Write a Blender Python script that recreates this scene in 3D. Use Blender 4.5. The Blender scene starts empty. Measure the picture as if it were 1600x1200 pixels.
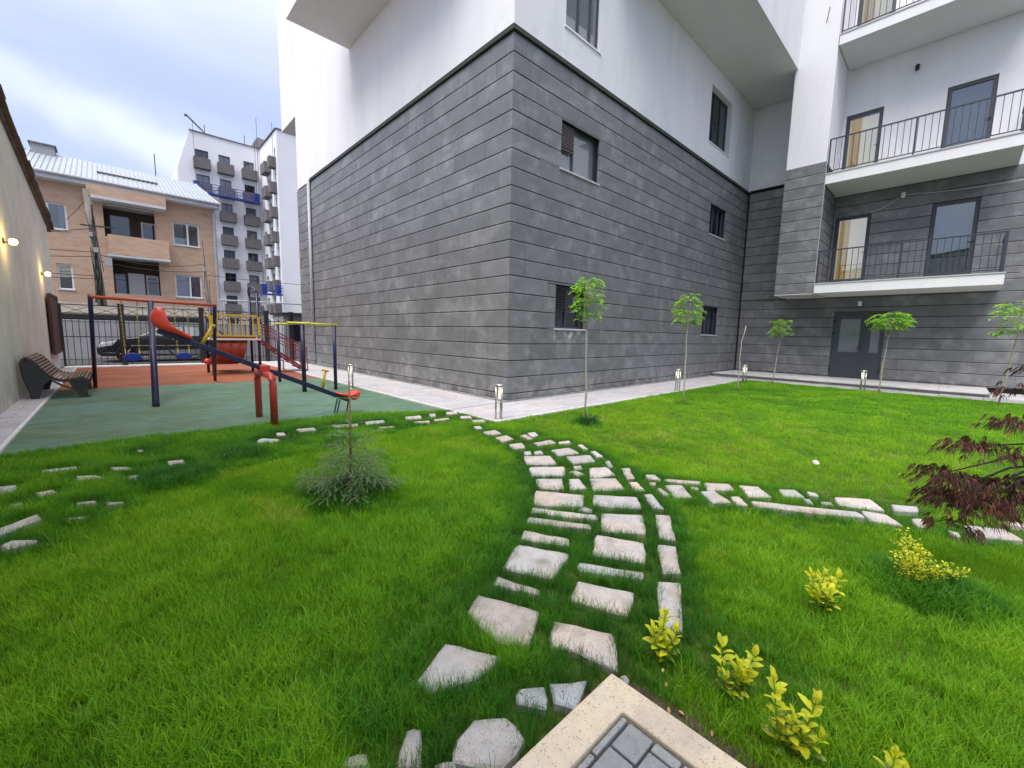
import bpy, bmesh, math, random
import numpy as np
from mathutils import Vector, Matrix
random.seed(7)
RNG = np.random.default_rng(11)
R_ = math.radians
S = bpy.context.scene
COL = S.collection

# ------------------------------------------------------------------ camera
cam_d = bpy.data.cameras.new('camera')
cam = bpy.data.objects.new('camera', cam_d)
COL.objects.link(cam)
yaw, pitch, roll = R_(46.681), R_(6.7285), R_(1.2165)
fw = Vector((math.cos(pitch)*math.cos(yaw), math.cos(pitch)*math.sin(yaw), -math.sin(pitch)))
rt = Vector((math.sin(yaw), -math.cos(yaw), 0))
up = rt.cross(fw)
rt2 = rt*math.cos(roll) + up*math.sin(roll)
up2 = up*math.cos(roll) - rt*math.sin(roll)
M = Matrix((rt2, up2, -fw)).transposed().to_4x4()
M.translation = Vector((0, 0, 1.5))
cam.matrix_world = M
cam_d.sensor_width = 36.0
cam_d.lens = 654.4*36.0/1600.0
cam_d.clip_start = 0.05
cam_d.clip_end = 2000.0
S.camera = cam

# ------------------------------------------------------------------ light
SUN_EL, SUN_AZ = R_(60), R_(192)          # azimuth measured from +x towards +y
w = bpy.data.worlds.new('World')
S.world = w
w.use_nodes = True
nt = w.node_tree
nt.nodes.clear()
def N(t, tree=None, **kw):
    n = (tree or nt).nodes.new(t)
    for k, v in kw.items():
        setattr(n, k, v)
    return n
def L(a, b, tree=None):
    (tree or nt).links.new(a, b)
out = N('ShaderNodeOutputWorld')
bg = N('ShaderNodeBackground'); bg.inputs['Strength'].default_value = 0.1
sky = N('ShaderNodeTexSky'); sky.sky_type = 'NISHITA'; sky.sun_disc = False
sky.sun_elevation = SUN_EL; sky.sun_rotation = R_(90) - SUN_AZ
sky.air_density = 1.4; sky.dust_density = 2.5
tc = N('ShaderNodeTexCoord')
mp = N('ShaderNodeMapping'); mp.inputs['Scale'].default_value = (1.0, 1.0, 3.2); mp.inputs['Rotation'].default_value = (0.25, 0.35, 0.3)
nz = N('ShaderNodeTexNoise'); nz.inputs['Scale'].default_value = 2.3; nz.inputs['Detail'].default_value = 5; nz.inputs['Roughness'].default_value = 0.5
nz.inputs['Distortion'].default_value = 0.3
L(tc.outputs['Generated'], mp.inputs['Vector']); L(mp.outputs[0], nz.inputs['Vector'])
cr = N('ShaderNodeValToRGB')
cr.color_ramp.elements[0].position = 0.36; cr.color_ramp.elements[0].color = (0.49, 0.575, 0.88, 1)
cr.color_ramp.elements[1].position = 0.70; cr.color_ramp.elements[1].color = (0.64, 0.72, 0.95, 1)
L(nz.outputs['Fac'], cr.inputs['Fac'])
# one long bright streak of thin cloud, lying along a great circle
a = Vector((-0.10, 0.935, 0.335)).normalized(); b = Vector((0.12, 0.95, 0.285)).normalized()
nrm = a.cross(b).normalized()
dt = N('ShaderNodeVectorMath', operation='DOT_PRODUCT'); dt.inputs[1].default_value = nrm
L(tc.outputs['Generated'], dt.inputs[0])
nz2 = N('ShaderNodeTexNoise'); nz2.inputs['Scale'].default_value = 5.0; nz2.inputs['Detail'].default_value = 4
L(tc.outputs['Generated'], nz2.inputs['Vector'])
ad = N('ShaderNodeMath', operation='MULTIPLY_ADD'); ad.inputs[1].default_value = 0.12; ad.inputs[2].default_value = -0.06
L(nz2.outputs['Fac'], ad.inputs[0])
sm = N('ShaderNodeMath', operation='ADD'); L(dt.outputs['Value'], sm.inputs[0]); L(ad.outputs[0], sm.inputs[1])
ab = N('ShaderNodeMath', operation='ABSOLUTE'); L(sm.outputs[0], ab.inputs[0])
mr = N('ShaderNodeMapRange'); mr.interpolation_type = 'SMOOTHERSTEP'
mr.inputs['From Min'].default_value = 0.0; mr.inputs['From Max'].default_value = 0.055
mr.inputs['To Min'].default_value = 1.0; mr.inputs['To Max'].default_value = 0.0
L(ab.outputs[0], mr.inputs['Value'])
mm = N('ShaderNodeMath', operation='MULTIPLY'); L(mr.outputs[0], mm.inputs[0])
mr2 = N('ShaderNodeMapRange'); mr2.inputs['From Min'].default_value = 0.33; mr2.inputs['From Max'].default_value = 0.55
nz3 = N('ShaderNodeTexNoise'); nz3.inputs['Scale'].default_value = 3.1; nz3.inputs['Detail'].default_value = 3
L(tc.outputs['Generated'], nz3.inputs['Vector']); L(nz3.outputs['Fac'], mr2.inputs['Value'])
L(mr2.outputs[0], mm.inputs[1])
mx = N('ShaderNodeMix', data_type='RGBA'); L(mm.outputs[0], mx.inputs['Factor'])
L(cr.outputs[0], mx.inputs[6]); mx.inputs[7].default_value = (0.86, 0.92, 1.02, 1)
# overcast dome: whiter and brighter towards the zenith
sx = N('ShaderNodeSeparateXYZ'); L(tc.outputs['Generated'], sx.inputs[0])
zr = N('ShaderNodeMapRange'); zr.interpolation_type = 'SMOOTHSTEP'; zr.inputs['From Min'].default_value = 0.35; zr.inputs['From Max'].default_value = 1.0
L(sx.outputs['Z'], zr.inputs['Value'])
mz = N('ShaderNodeMix', data_type='RGBA'); L(zr.outputs[0], mz.inputs['Factor']); L(mx.outputs[2], mz.inputs[6]); mz.inputs[7].default_value = (2.15, 2.06, 2.0, 1)
sc_ = N('ShaderNodeVectorMath', operation='SCALE'); sc_.inputs['Scale'].default_value = 4.1
L(mz.outputs[2], sc_.inputs[0])
mx2 = N('ShaderNodeMix', data_type='RGBA'); mx2.inputs['Factor'].default_value = 0.88
L(sky.outputs[0], mx2.inputs[6]); L(sc_.outputs[0], mx2.inputs[7])
L(mx2.outputs[2], bg.inputs['Color']); L(bg.outputs[0], out.inputs['Surface'])

sun_d = bpy.data.lights.new('sun', 'SUN'); sun_d.energy = 1.2; sun_d.angle = R_(48); sun_d.color = (1.0, 0.96, 0.9)
sun = bpy.data.objects.new('sun', sun_d); COL.objects.link(sun)
sd = Vector((math.cos(SUN_EL)*math.cos(SUN_AZ), math.cos(SUN_EL)*math.sin(SUN_AZ), math.sin(SUN_EL)))
sun.rotation_euler = sd.to_track_quat('Z', 'Y').to_euler()
S.view_settings.view_transform = 'Standard'; S.view_settings.look = 'None'
S.view_settings.exposure = 1.5; S.view_settings.gamma = 1.0; S.view_settings.use_curve_mapping = False
S.render.engine = 'CYCLES'
S.cycles.max_bounces = 7; S.cycles.diffuse_bounces = 4; S.cycles.transparent_max_bounces = 12

# ------------------------------------------------------------------ materials
MATS = {}
def mat(name, col, rough=0.7, spec=0.3, var=0.0, vscale=4.0, piece=0.0, bump=0.0, bscale=60.0, col2=None, c2scale=3.0,
        c2lo=0.45, c2hi=0.65, metal=0.0, stretch=None, emit=None, estr=0.0, coat=0.0, speck=None, transl=0.0, det=6):
    m = bpy.data.materials.new(name); m.use_nodes = True
    t = m.node_tree; bs = t.nodes['Principled BSDF']
    bs.inputs['Roughness'].default_value = rough; bs.inputs['Metallic'].default_value = metal
    bs.inputs['Specular IOR Level'].default_value = spec
    if coat: bs.inputs['Coat Weight'].default_value = coat
    geo = N('ShaderNodeNewGeometry', t)
    vec = geo.outputs['Position']
    if stretch:
        mpp = N('ShaderNodeMapping', t); mpp.inputs['Scale'].default_value = stretch
        L(vec, mpp.inputs['Vector'], t); vec = mpp.outputs[0]
    cur = None
    rgb = N('ShaderNodeRGB', t); rgb.outputs[0].default_value = (*col, 1); cur = rgb.outputs[0]
    def noise(scale, detail=det):
        n = N('ShaderNodeTexNoise', t); n.inputs['Scale'].default_value = scale; n.inputs['Detail'].default_value = detail
        n.inputs['Roughness'].default_value = 0.6
        L(vec, n.inputs['Vector'], t); return n.outputs['Fac']
    if col2 is not None:
        r = N('ShaderNodeMapRange', t); r.inputs['From Min'].default_value = c2lo; r.inputs['From Max'].default_value = c2hi
        L(noise(c2scale), r.inputs['Value'], t)
        x = N('ShaderNodeMix', t, data_type='RGBA'); L(r.outputs[0], x.inputs['Factor'], t); L(cur, x.inputs[6], t); x.inputs[7].default_value = (*col2, 1); cur = x.outputs[2]
    if speck:
        v = N('ShaderNodeTexVoronoi', t); v.inputs['Scale'].default_value = speck[1]; L(vec, v.inputs['Vector'], t)
        r = N('ShaderNodeMapRange', t); r.inputs['From Min'].default_value = speck[2]; r.inputs['From Max'].default_value = speck[2]*0.6
        L(v.outputs['Distance'], r.inputs['Value'], t)
        nn = N('ShaderNodeMapRange', t); nn.inputs['From Min'].default_value = 0.47; nn.inputs['From Max'].default_value = 0.6; L(noise(speck[1]*0.37, 2), nn.inputs['Value'], t)
        mu = N('ShaderNodeMath', t, operation='MULTIPLY'); L(r.outputs[0], mu.inputs[0], t); L(nn.outputs[0], mu.inputs[1], t)
        x = N('ShaderNodeMix', t, data_type='RGBA'); L(mu.outputs[0], x.inputs['Factor'], t); L(cur, x.inputs[6], t); x.inputs[7].default_value = (*speck[0], 1); cur = x.outputs[2]
    val = None
    if var:
        r = N('ShaderNodeMapRange', t); r.inputs['From Min'].default_value = 0.3; r.inputs['From Max'].default_value = 0.7
        r.inputs['To Min'].default_value = 1-var; r.inputs['To Max'].default_value = 1+var
        L(noise(vscale), r.inputs['Value'], t); val = r.outputs[0]
    if piece:
        oi = N('ShaderNodeObjectInfo', t)
        s1 = N('ShaderNodeMath', t, operation='ADD'); L(oi.outputs['Random'], s1.inputs[0], t); L(geo.outputs['Random Per Island'], s1.inputs[1], t)
        fr = N('ShaderNodeMath', t, operation='FRACT'); L(s1.outputs[0], fr.inputs[0], t)
        r = N('ShaderNodeMapRange', t); r.inputs['To Min'].default_value = 1-piece; r.inputs['To Max'].default_value = 1+piece; L(fr.outputs[0], r.inputs['Value'], t)
        if val is None: val = r.outputs[0]
        else:
            mu = N('ShaderNodeMath', t, operation='MULTIPLY'); L(val, mu.inputs[0], t); L(r.outputs[0], mu.inputs[1], t); val = mu.outputs[0]
    if val is not None:
        s = N('ShaderNodeVectorMath', t, operation='SCALE'); L(cur, s.inputs[0], t); L(val, s.inputs['Scale'], t); cur = s.outputs[0]
    L(cur, bs.inputs['Base Color'], t)
    if bump:
        bp = N('ShaderNodeBump', t); bp.inputs['Strength'].default_value = 0.6; bp.inputs['Distance'].default_value = bump
        L(noise(bscale), bp.inputs['Height'], t); L(bp.outputs[0], bs.inputs['Normal'], t)
    if emit:
        bs.inputs['Emission Color'].default_value = (*emit, 1); bs.inputs['Emission Strength'].default_value = estr
    if transl:
        tr = N('ShaderNodeBsdfTranslucent', t); L(cur, tr.inputs['Color'], t)
        ms = N('ShaderNodeMixShader', t); ms.inputs[0].default_value = transl
        L(bs.outputs[0], ms.inputs[1], t); L(tr.outputs[0], ms.inputs[2], t)
        L(ms.outputs[0], t.nodes['Material Output'].inputs['Surface'], t)
    MATS[name] = m
    return m

def glass_mat(name, tint, see):
    m = bpy.data.materials.new(name); m.use_nodes = True
    t = m.node_tree; t.nodes.clear()
    o = N('ShaderNodeOutputMaterial', t)
    gl = N('ShaderNodeBsdfGlossy', t); gl.inputs['Roughness'].default_value = 0.02; gl.inputs['Color'].default_value = (0.9, 0.93, 0.97, 1)
    fr = N('ShaderNodeFresnel', t); fr.inputs['IOR'].default_value = 1.55
    r = N('ShaderNodeMapRange', t); r.inputs['From Max'].default_value = 1.0; r.inputs['To Min'].default_value = 0.07; r.inputs['To Max'].default_value = 1.0
    L(fr.outputs[0], r.inputs['Value'], t)
    if see:
        ba = N('ShaderNodeBsdfTransparent', t); ba.inputs['Color'].default_value = (*tint, 1)
    else:
        ba = N('ShaderNodeBsdfDiffuse', t); ba.inputs['Color'].default_value = (*tint, 1)
    mxx = N('ShaderNodeMixShader', t); L(r.outputs[0], mxx.inputs[0], t); L(ba.outputs[0], mxx.inputs[1], t); L(gl.outputs[0], mxx.inputs[2], t)
    L(mxx.outputs[0], o.inputs['Surface'], t)
    return m

m_white = mat('white_render', (0.79, 0.785, 0.81), 0.9, 0.2, var=0.035, vscale=0.7, bump=0.006, bscale=140, col2=(0.725, 0.725, 0.74), c2scale=1.3, c2lo=0.48, c2hi=0.78, stretch=(1.7, 1.7, 0.32), det=9)
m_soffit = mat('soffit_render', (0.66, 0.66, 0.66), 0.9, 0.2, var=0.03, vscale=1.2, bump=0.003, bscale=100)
m_tile = mat('slate_tile', (0.165, 0.168, 0.177), 0.46, 0.5, var=0.17, vscale=3.0, piece=0.13, bump=0.004, bscale=20, col2=(0.27, 0.27, 0.28), c2scale=1.5, c2lo=0.52, c2hi=0.85, stretch=(1.0, 1.0, 1.15), det=8)
m_groove = mat('dark_joint', (0.03, 0.03, 0.035), 0.95, 0.1)
m_cap = mat('green_grey_flashing', (0.030, 0.042, 0.028), 0.6, 0.4, var=0.2, vscale=6)
m_frame = mat('anthracite_frame', (0.05, 0.057, 0.07), 0.45, 0.5, var=0.08, vscale=8)
m_rail = mat('dark_rail_metal', (0.035, 0.04, 0.06), 0.45, 0.5)
m_glassdark = glass_mat('dark_glass', (0.02, 0.024, 0.03), False)
m_glassgrey = glass_mat('grey_curtained_glass', (0.16, 0.18, 0.20), False)
m_glass = glass_mat('clear_glass', (0.85, 0.9, 0.92), True)
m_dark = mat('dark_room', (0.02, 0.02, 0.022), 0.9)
m_roomglow = mat('room_wall', (0.66, 0.60, 0.48), 0.9, emit=(1.0, 0.82, 0.6), estr=0.16)  # faint emission stands in for warm room light; the wall is no lamp
m_ochre = mat('glowing_ochre_curtain', (0.35, 0.2, 0.05), 0.6, emit=(1.0, 0.6, 0.12), estr=0.10, var=0.3, vscale=5, stretch=(1, 1, .2))  # curtain cloth with a little warm interior light put in as emission
m_curtain = mat('purple_curtain', (0.26, 0.035, 0.15), 0.9, var=0.3, vscale=20, stretch=(6, 6, 0.3))
m_netcurtain = mat('grey_net_curtain', (0.25, 0.26, 0.26), 0.9, var=0.2, vscale=14, stretch=(6, 6, 0.3))
m_pvc = mat('white_pvc', (0.78, 0.79, 0.82), 0.4, 0.4)
m_louvre = mat('brown_louvre', (0.10, 0.075, 0.075), 0.5, 0.4)
m_pipe = mat('grey_pipe', (0.42, 0.43, 0.46), 0.4, 0.4, var=0.08, vscale=3)
m_paver = mat('pale_walk_paver', (0.45, 0.44, 0.47), 0.85, 0.2, var=0.10, vscale=9, piece=0.09, bump=0.003, bscale=90, col2=(0.54, 0.46, 0.44), c2scale=1.1, c2lo=0.5, c2hi=0.8)
m_joint = mat('paver_joint', (0.22, 0.21, 0.20), 0.95, var=0.2, vscale=12)
m_step = mat('step_stone', (0.50, 0.49, 0.50), 0.8, 0.2, var=0.12, vscale=4, bump=0.003, bscale=60)
m_riser = mat('riser_stone', (0.36, 0.35, 0.35), 0.85, 0.2, var=0.25, vscale=5, bump=0.005, bscale=40, stretch=(1, .5, 3))
m_granite = mat('pinkish_granite', (0.43, 0.42, 0.43), 0.85, 0.2, var=0.14, vscale=14, piece=0.13, bump=0.006, bscale=70, col2=(0.52, 0.43, 0.38), c2scale=1.3, c2lo=0.42, c2hi=0.62, speck=((0.20, 0.17, 0.16), 95, 0.32))
m_granitegrey = mat('grey_granite', (0.34, 0.36, 0.38), 0.85, 0.2, var=0.16, vscale=14, piece=0.1, bump=0.006, bscale=70, speck=((0.08, 0.08, 0.09), 60, 0.36))
m_kerb = mat('beige_speckled_kerb', (0.64, 0.55, 0.43), 0.8, 0.2, var=0.07, vscale=20, bump=0.003, bscale=90, speck=((0.36, 0.27, 0.21), 105, 0.42), col2=(0.60, 0.53, 0.45), c2scale=6)
m_block = mat('grey_block_paver', (0.27, 0.285, 0.30), 0.85, 0.2, var=0.12, vscale=30, piece=0.12, bump=0.003, bscale=150, speck=((0.10, 0.11, 0.12), 110, 0.3))
m_soil = mat('lawn_soil', (0.07, 0.11, 0.02), 0.95, 0.1, var=0.4, vscale=12, bump=0.02, bscale=30)
m_earth = mat('brown_earth', (0.085, 0.065, 0.05), 0.95, 0.1, var=0.4, vscale=25, bump=0.015, bscale=60)
m_asphalt = mat('asphalt', (0.075, 0.075, 0.078), 0.9, 0.2, var=0.2, vscale=3, bump=0.004, bscale=80)
m_green = mat('green_rubber', (0.115, 0.205, 0.160), 0.8, 0.25, var=0.20, vscale=3.5, bump=0.005, bscale=120, col2=(0.10, 0.165, 0.095), c2scale=0.5, c2lo=0.40, c2hi=0.62, stretch=(1, 1.6, 1))
m_red = mat('terracotta_rubber', (0.34, 0.115, 0.060), 0.85, 0.25, var=0.14, vscale=2.5, bump=0.004, bscale=160, col2=(0.22, 0.085, 0.055), c2scale=0.6, c2lo=0.4, c2hi=0.65, stretch=(1, 1.6, 1))
m_beige = mat('grey_beige_plaster', (0.62, 0.60, 0.52), 0.95, 0.15, var=0.10, vscale=1.4, bump=0.012, bscale=18, col2=(0.54, 0.52, 0.45), c2scale=0.8, c2lo=0.45, c2hi=0.7)
m_oldroof = mat('weathered_fibre_sheet', (0.13, 0.11, 0.095), 0.9, 0.2, var=0.35, vscale=8, piece=0.2)
m_salmon = mat('salmon_stone_wall', (0.56, 0.40, 0.30), 0.9, 0.2, var=0.10, vscale=3, bump=0.01, bscale=20, col2=(0.48, 0.31, 0.21), c2scale=1.0, c2lo=0.45, c2hi=0.75, stretch=(1, 1, 3))
m_salmond = mat('shade_darkened_recess_wall', (0.085, 0.065, 0.055), 0.9, 0.2, var=0.12, vscale=3)  # darker brick back; the loggia's shade is put into its colour
m_roof = mat('light_metal_roof', (0.30, 0.34, 0.39), 0.4, 0.5, var=0.08, vscale=2, piece=0.06)
m_eave = mat('pale_eave', (0.55, 0.59, 0.63), 0.5, 0.4, var=0.1, vscale=4)
m_tower = mat('white_tower_render', (0.82, 0.82, 0.86), 0.9, 0.2, var=0.03, vscale=0.4)
m_towerbal = mat('grey_brown_balcony', (0.16, 0.15, 0.155), 0.8, 0.3, var=0.18, vscale=1.5)
m_blue = mat('blue_platform_paint', (0.03, 0.06, 0.30), 0.5, 0.4)
m_navy = mat('navy_painted_steel', (0.014, 0.015, 0.062), 0.35, 0.5, var=0.15, vscale=6)
m_stair = mat('dark_red_stair_paint', (0.22, 0.03, 0.035), 0.45, 0.5, var=0.15, vscale=9)
m_redpaint = mat('red_painted_steel', (0.46, 0.045, 0.035), 0.35, 0.5, var=0.1, vscale=9)
m_orange = mat('orange_red_bar_paint', (0.50, 0.085, 0.045), 0.4, 0.5, var=0.1, vscale=4)
m_darkred = mat('dark_red_slide', (0.30, 0.045, 0.025), 0.35, 0.5, var=0.12, vscale=4)
m_yellow = mat('yellow_painted_steel', (0.62, 0.40, 0.02), 0.4, 0.5, var=0.1, vscale=6)
m_lemon = mat('lemon_painted_bar', (0.62, 0.58, 0.05), 0.4, 0.5, var=0.1, vscale=6)
m_chain = mat('yellow_swing_chain', (0.55, 0.42, 0.10), 0.5, 0.5)
m_seatblue = mat('blue_swing_seat', (0.012, 0.035, 0.30), 0.4, 0.5)
m_seatred = mat('red_plastic_seat', (0.72, 0.06, 0.03), 0.3, 0.5, var=0.08, vscale=10)
m_black = mat('black_fence_paint', (0.018, 0.018, 0.022), 0.5, 0.5)
m_gate = mat('rusty_brown_gate', (0.075, 0.035, 0.03), 0.7, 0.3, var=0.3, vscale=7)
m_iron = mat('dark_cast_iron', (0.04, 0.043, 0.04), 0.6, 0.4, var=0.2, vscale=20, bump=0.002, bscale=50)
m_slat = mat('brown_bench_slat', (0.17, 0.105, 0.07), 0.55, 0.4, var=0.2, vscale=12, piece=0.2, stretch=(8, 1, 8))
m_steel = mat('brushed_steel', (0.55, 0.55, 0.53), 0.28, 0.5, metal=0.9)
m_lampglow = mat('frosted_lamp_tube', (0.8, 0.78, 0.68), 0.5, emit=(1.0, 0.88, 0.55), estr=0.28)
m_warm = mat('lit_warm_bulb', (1, 0.8, 0.4), 0.5, emit=(1.0, 0.66, 0.12), estr=9.0)
m_tyre = mat('rubber', (0.015, 0.015, 0.016), 0.8, 0.3)
m_car = mat('black_car_paint', (0.010, 0.012, 0.018), 0.18, 0.6, coat=1.0)
m_headlamp = mat('headlamp', (0.6, 0.62, 0.66), 0.15, 0.7)
m_concrete = mat('grey_concrete_wall', (0.36, 0.36, 0.38), 0.9, 0.2, var=0.12, vscale=1.5)
m_kerbwhite = mat('white_kerb', (0.66, 0.65, 0.66), 0.85, var=0.1, vscale=3)
m_pole = mat('weathered_pole', (0.19, 0.175, 0.16), 0.9, 0.2, var=0.25, vscale=6, stretch=(1, 1, .3))
m_bark = mat('pale_sapling_bark', (0.36, 0.33, 0.26), 0.85, 0.2, var=0.25, vscale=25)
m_barkdark = mat('dark_maple_bark', (0.045, 0.032, 0.03), 0.8, 0.3)
m_stake = mat('brown_stem', (0.26, 0.17, 0.085), 0.85, 0.2, var=0.25, vscale=30)
m_leaf = mat('fresh_green_leaf', (0.30, 0.56, 0.045), 0.5, 0.35, piece=0.3, transl=0.4)
m_fir = mat('grey_green_needle', (0.16, 0.26, 0.12), 0.6, 0.3, piece=0.3, transl=0.25, col2=(0.25, 0.31, 0.15), c2scale=9)
m_maple = mat('dark_red_maple_leaf', (0.10, 0.045, 0.036), 0.55, 0.35, piece=0.5, transl=0.3, col2=(0.18, 0.06, 0.04), c2scale=5, c2lo=0.5, c2hi=0.6)
m_yleaf = mat('yellow_green_leaf', (0.85, 0.80, 0.04), 0.42, 0.4, piece=0.15, transl=0.35, col2=(0.62, 0.72, 0.05), c2scale=40, c2lo=0.45, c2hi=0.55)
m_gleaf = mat('green_edged_leaf', (0.12, 0.25, 0.03), 0.42, 0.4, piece=0.2, transl=0.3, col2=(0.45, 0.48, 0.08), c2scale=60, c2lo=0.5, c2hi=0.58)
m_wire = mat('black_wire', (0.02, 0.02, 0.02), 0.7)
m_wirewhite = mat('white_wire', (0.55, 0.55, 0.5), 0.7)
m_litter = mat('white_litter', (0.8, 0.8, 0.82), 0.8)

def weather(m, lo, hi, axis, color, nscale, n0, n1, amount=1.0):
    """dirt or lime stains: full at lo, gone at hi along axis, broken up by noise"""
    t = m.node_tree; bs = t.nodes['Principled BSDF']; src = bs.inputs['Base Color'].links[0].from_socket
    g = N('ShaderNodeNewGeometry', t); mk = None
    for (ax, a0, a1, soft) in axis:
        s = N('ShaderNodeSeparateXYZ', t); L(g.outputs['Position'], s.inputs[0], t)
        r1 = N('ShaderNodeMapRange', t); r1.inputs['From Min'].default_value = a0-soft; r1.inputs['From Max'].default_value = a0; L(s.outputs[ax], r1.inputs['Value'], t)
        r2 = N('ShaderNodeMapRange', t); r2.inputs['From Min'].default_value = a1; r2.inputs['From Max'].default_value = a1+soft
        r2.inputs['To Min'].default_value = 1; r2.inputs['To Max'].default_value = 0; L(s.outputs[ax], r2.inputs['Value'], t)
        mu = N('ShaderNodeMath', t, operation='MULTIPLY'); L(r1.outputs[0], mu.inputs[0], t); L(r2.outputs[0], mu.inputs[1], t)
        if mk is None: mk = mu.outputs[0]
        else:
            m2 = N('ShaderNodeMath', t, operation='MULTIPLY'); L(mk, m2.inputs[0], t); L(mu.outputs[0], m2.inputs[1], t); mk = m2.outputs[0]
    n = N('ShaderNodeTexNoise', t); n.inputs['Scale'].default_value = nscale; n.inputs['Detail'].default_value = 7; L(g.outputs['Position'], n.inputs['Vector'], t)
    r = N('ShaderNodeMapRange', t); r.inputs['From Min'].default_value = n0; r.inputs['From Max'].default_value = n1; r.inputs['To Max'].default_value = amount; L(n.outputs['Fac'], r.inputs['Value'], t)
    m3 = N('ShaderNodeMath', t, operation='MULTIPLY'); L(mk, m3.inputs[0], t); L(r.outputs[0], m3.inputs[1], t)
    x = N('ShaderNodeMix', t, data_type='RGBA'); L(m3.outputs[0], x.inputs['Factor'], t); L(src, x.inputs[6], t); x.inputs[7].default_value = (*color, 1)
    L(x.outputs[2], bs.inputs['Base Color'], t)
weather(m_tile, 0, 0, [('Z', -1, 0.16, 0.42)], (0.33, 0.32, 0.31), 5.0, 0.46, 0.66, 0.8)
weather(m_tile, 0, 0, [('Z', -1, 0.10, 0.25)], (0.07, 0.065, 0.06), 3.0, 0.5, 0.62, 0.8)
weather(m_tile, 0, 0, [('X', 7.9, 8.5, 0.45), ('Y', 6.6, 6.8, .05), ('Z', 1.46, 1.56, 0.22)], (0.50, 0.51, 0.54), 7.0, 0.46, 0.68, 0.9)
weather(m_white, 0, 0, [('Z', 7.4, 7.8, 0.5)], (0.55, 0.55, 0.52), 2.5, 0.5, 0.75, 0.35)
weather(m_beige, 0, 0, [('Z', -1, 0.15, 0.8)], (0.33, 0.31, 0.27), 1.6, 0.4, 0.65, 0.6)
weather(m_kerb, 0, 0, [('Z', -1, 1, 0.1)], (0.42, 0.35, 0.27), 4.5, 0.48, 0.72, 0.6)
weather(m_granite, 0, 0, [('Z', -1, 1, 0.1)], (0.22, 0.20, 0.15), 6.0, 0.54, 0.74, 0.7)
weather(m_redpaint, 0, 0, [('Z', -1, 0.1, 0.25)], (0.25, 0.12, 0.09), 14.0, 0.42, 0.6, 0.7)
weather(m_navy, 0, 0, [('Z', -1, 0.08, 0.25)], (0.10, 0.09, 0.09), 14.0, 0.42, 0.6, 0.7)
weather(m_green, 0, 0, [('Z', -1, 1, 0.1)], (0.21, 0.25, 0.20), 1.1, 0.52, 0.80, 0.6)
weather(m_step, 0, 0, [('Z', -1, 1, 0.1)], (0.33, 0.32, 0.30), 3.0, 0.5, 0.7, 0.6)
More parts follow.
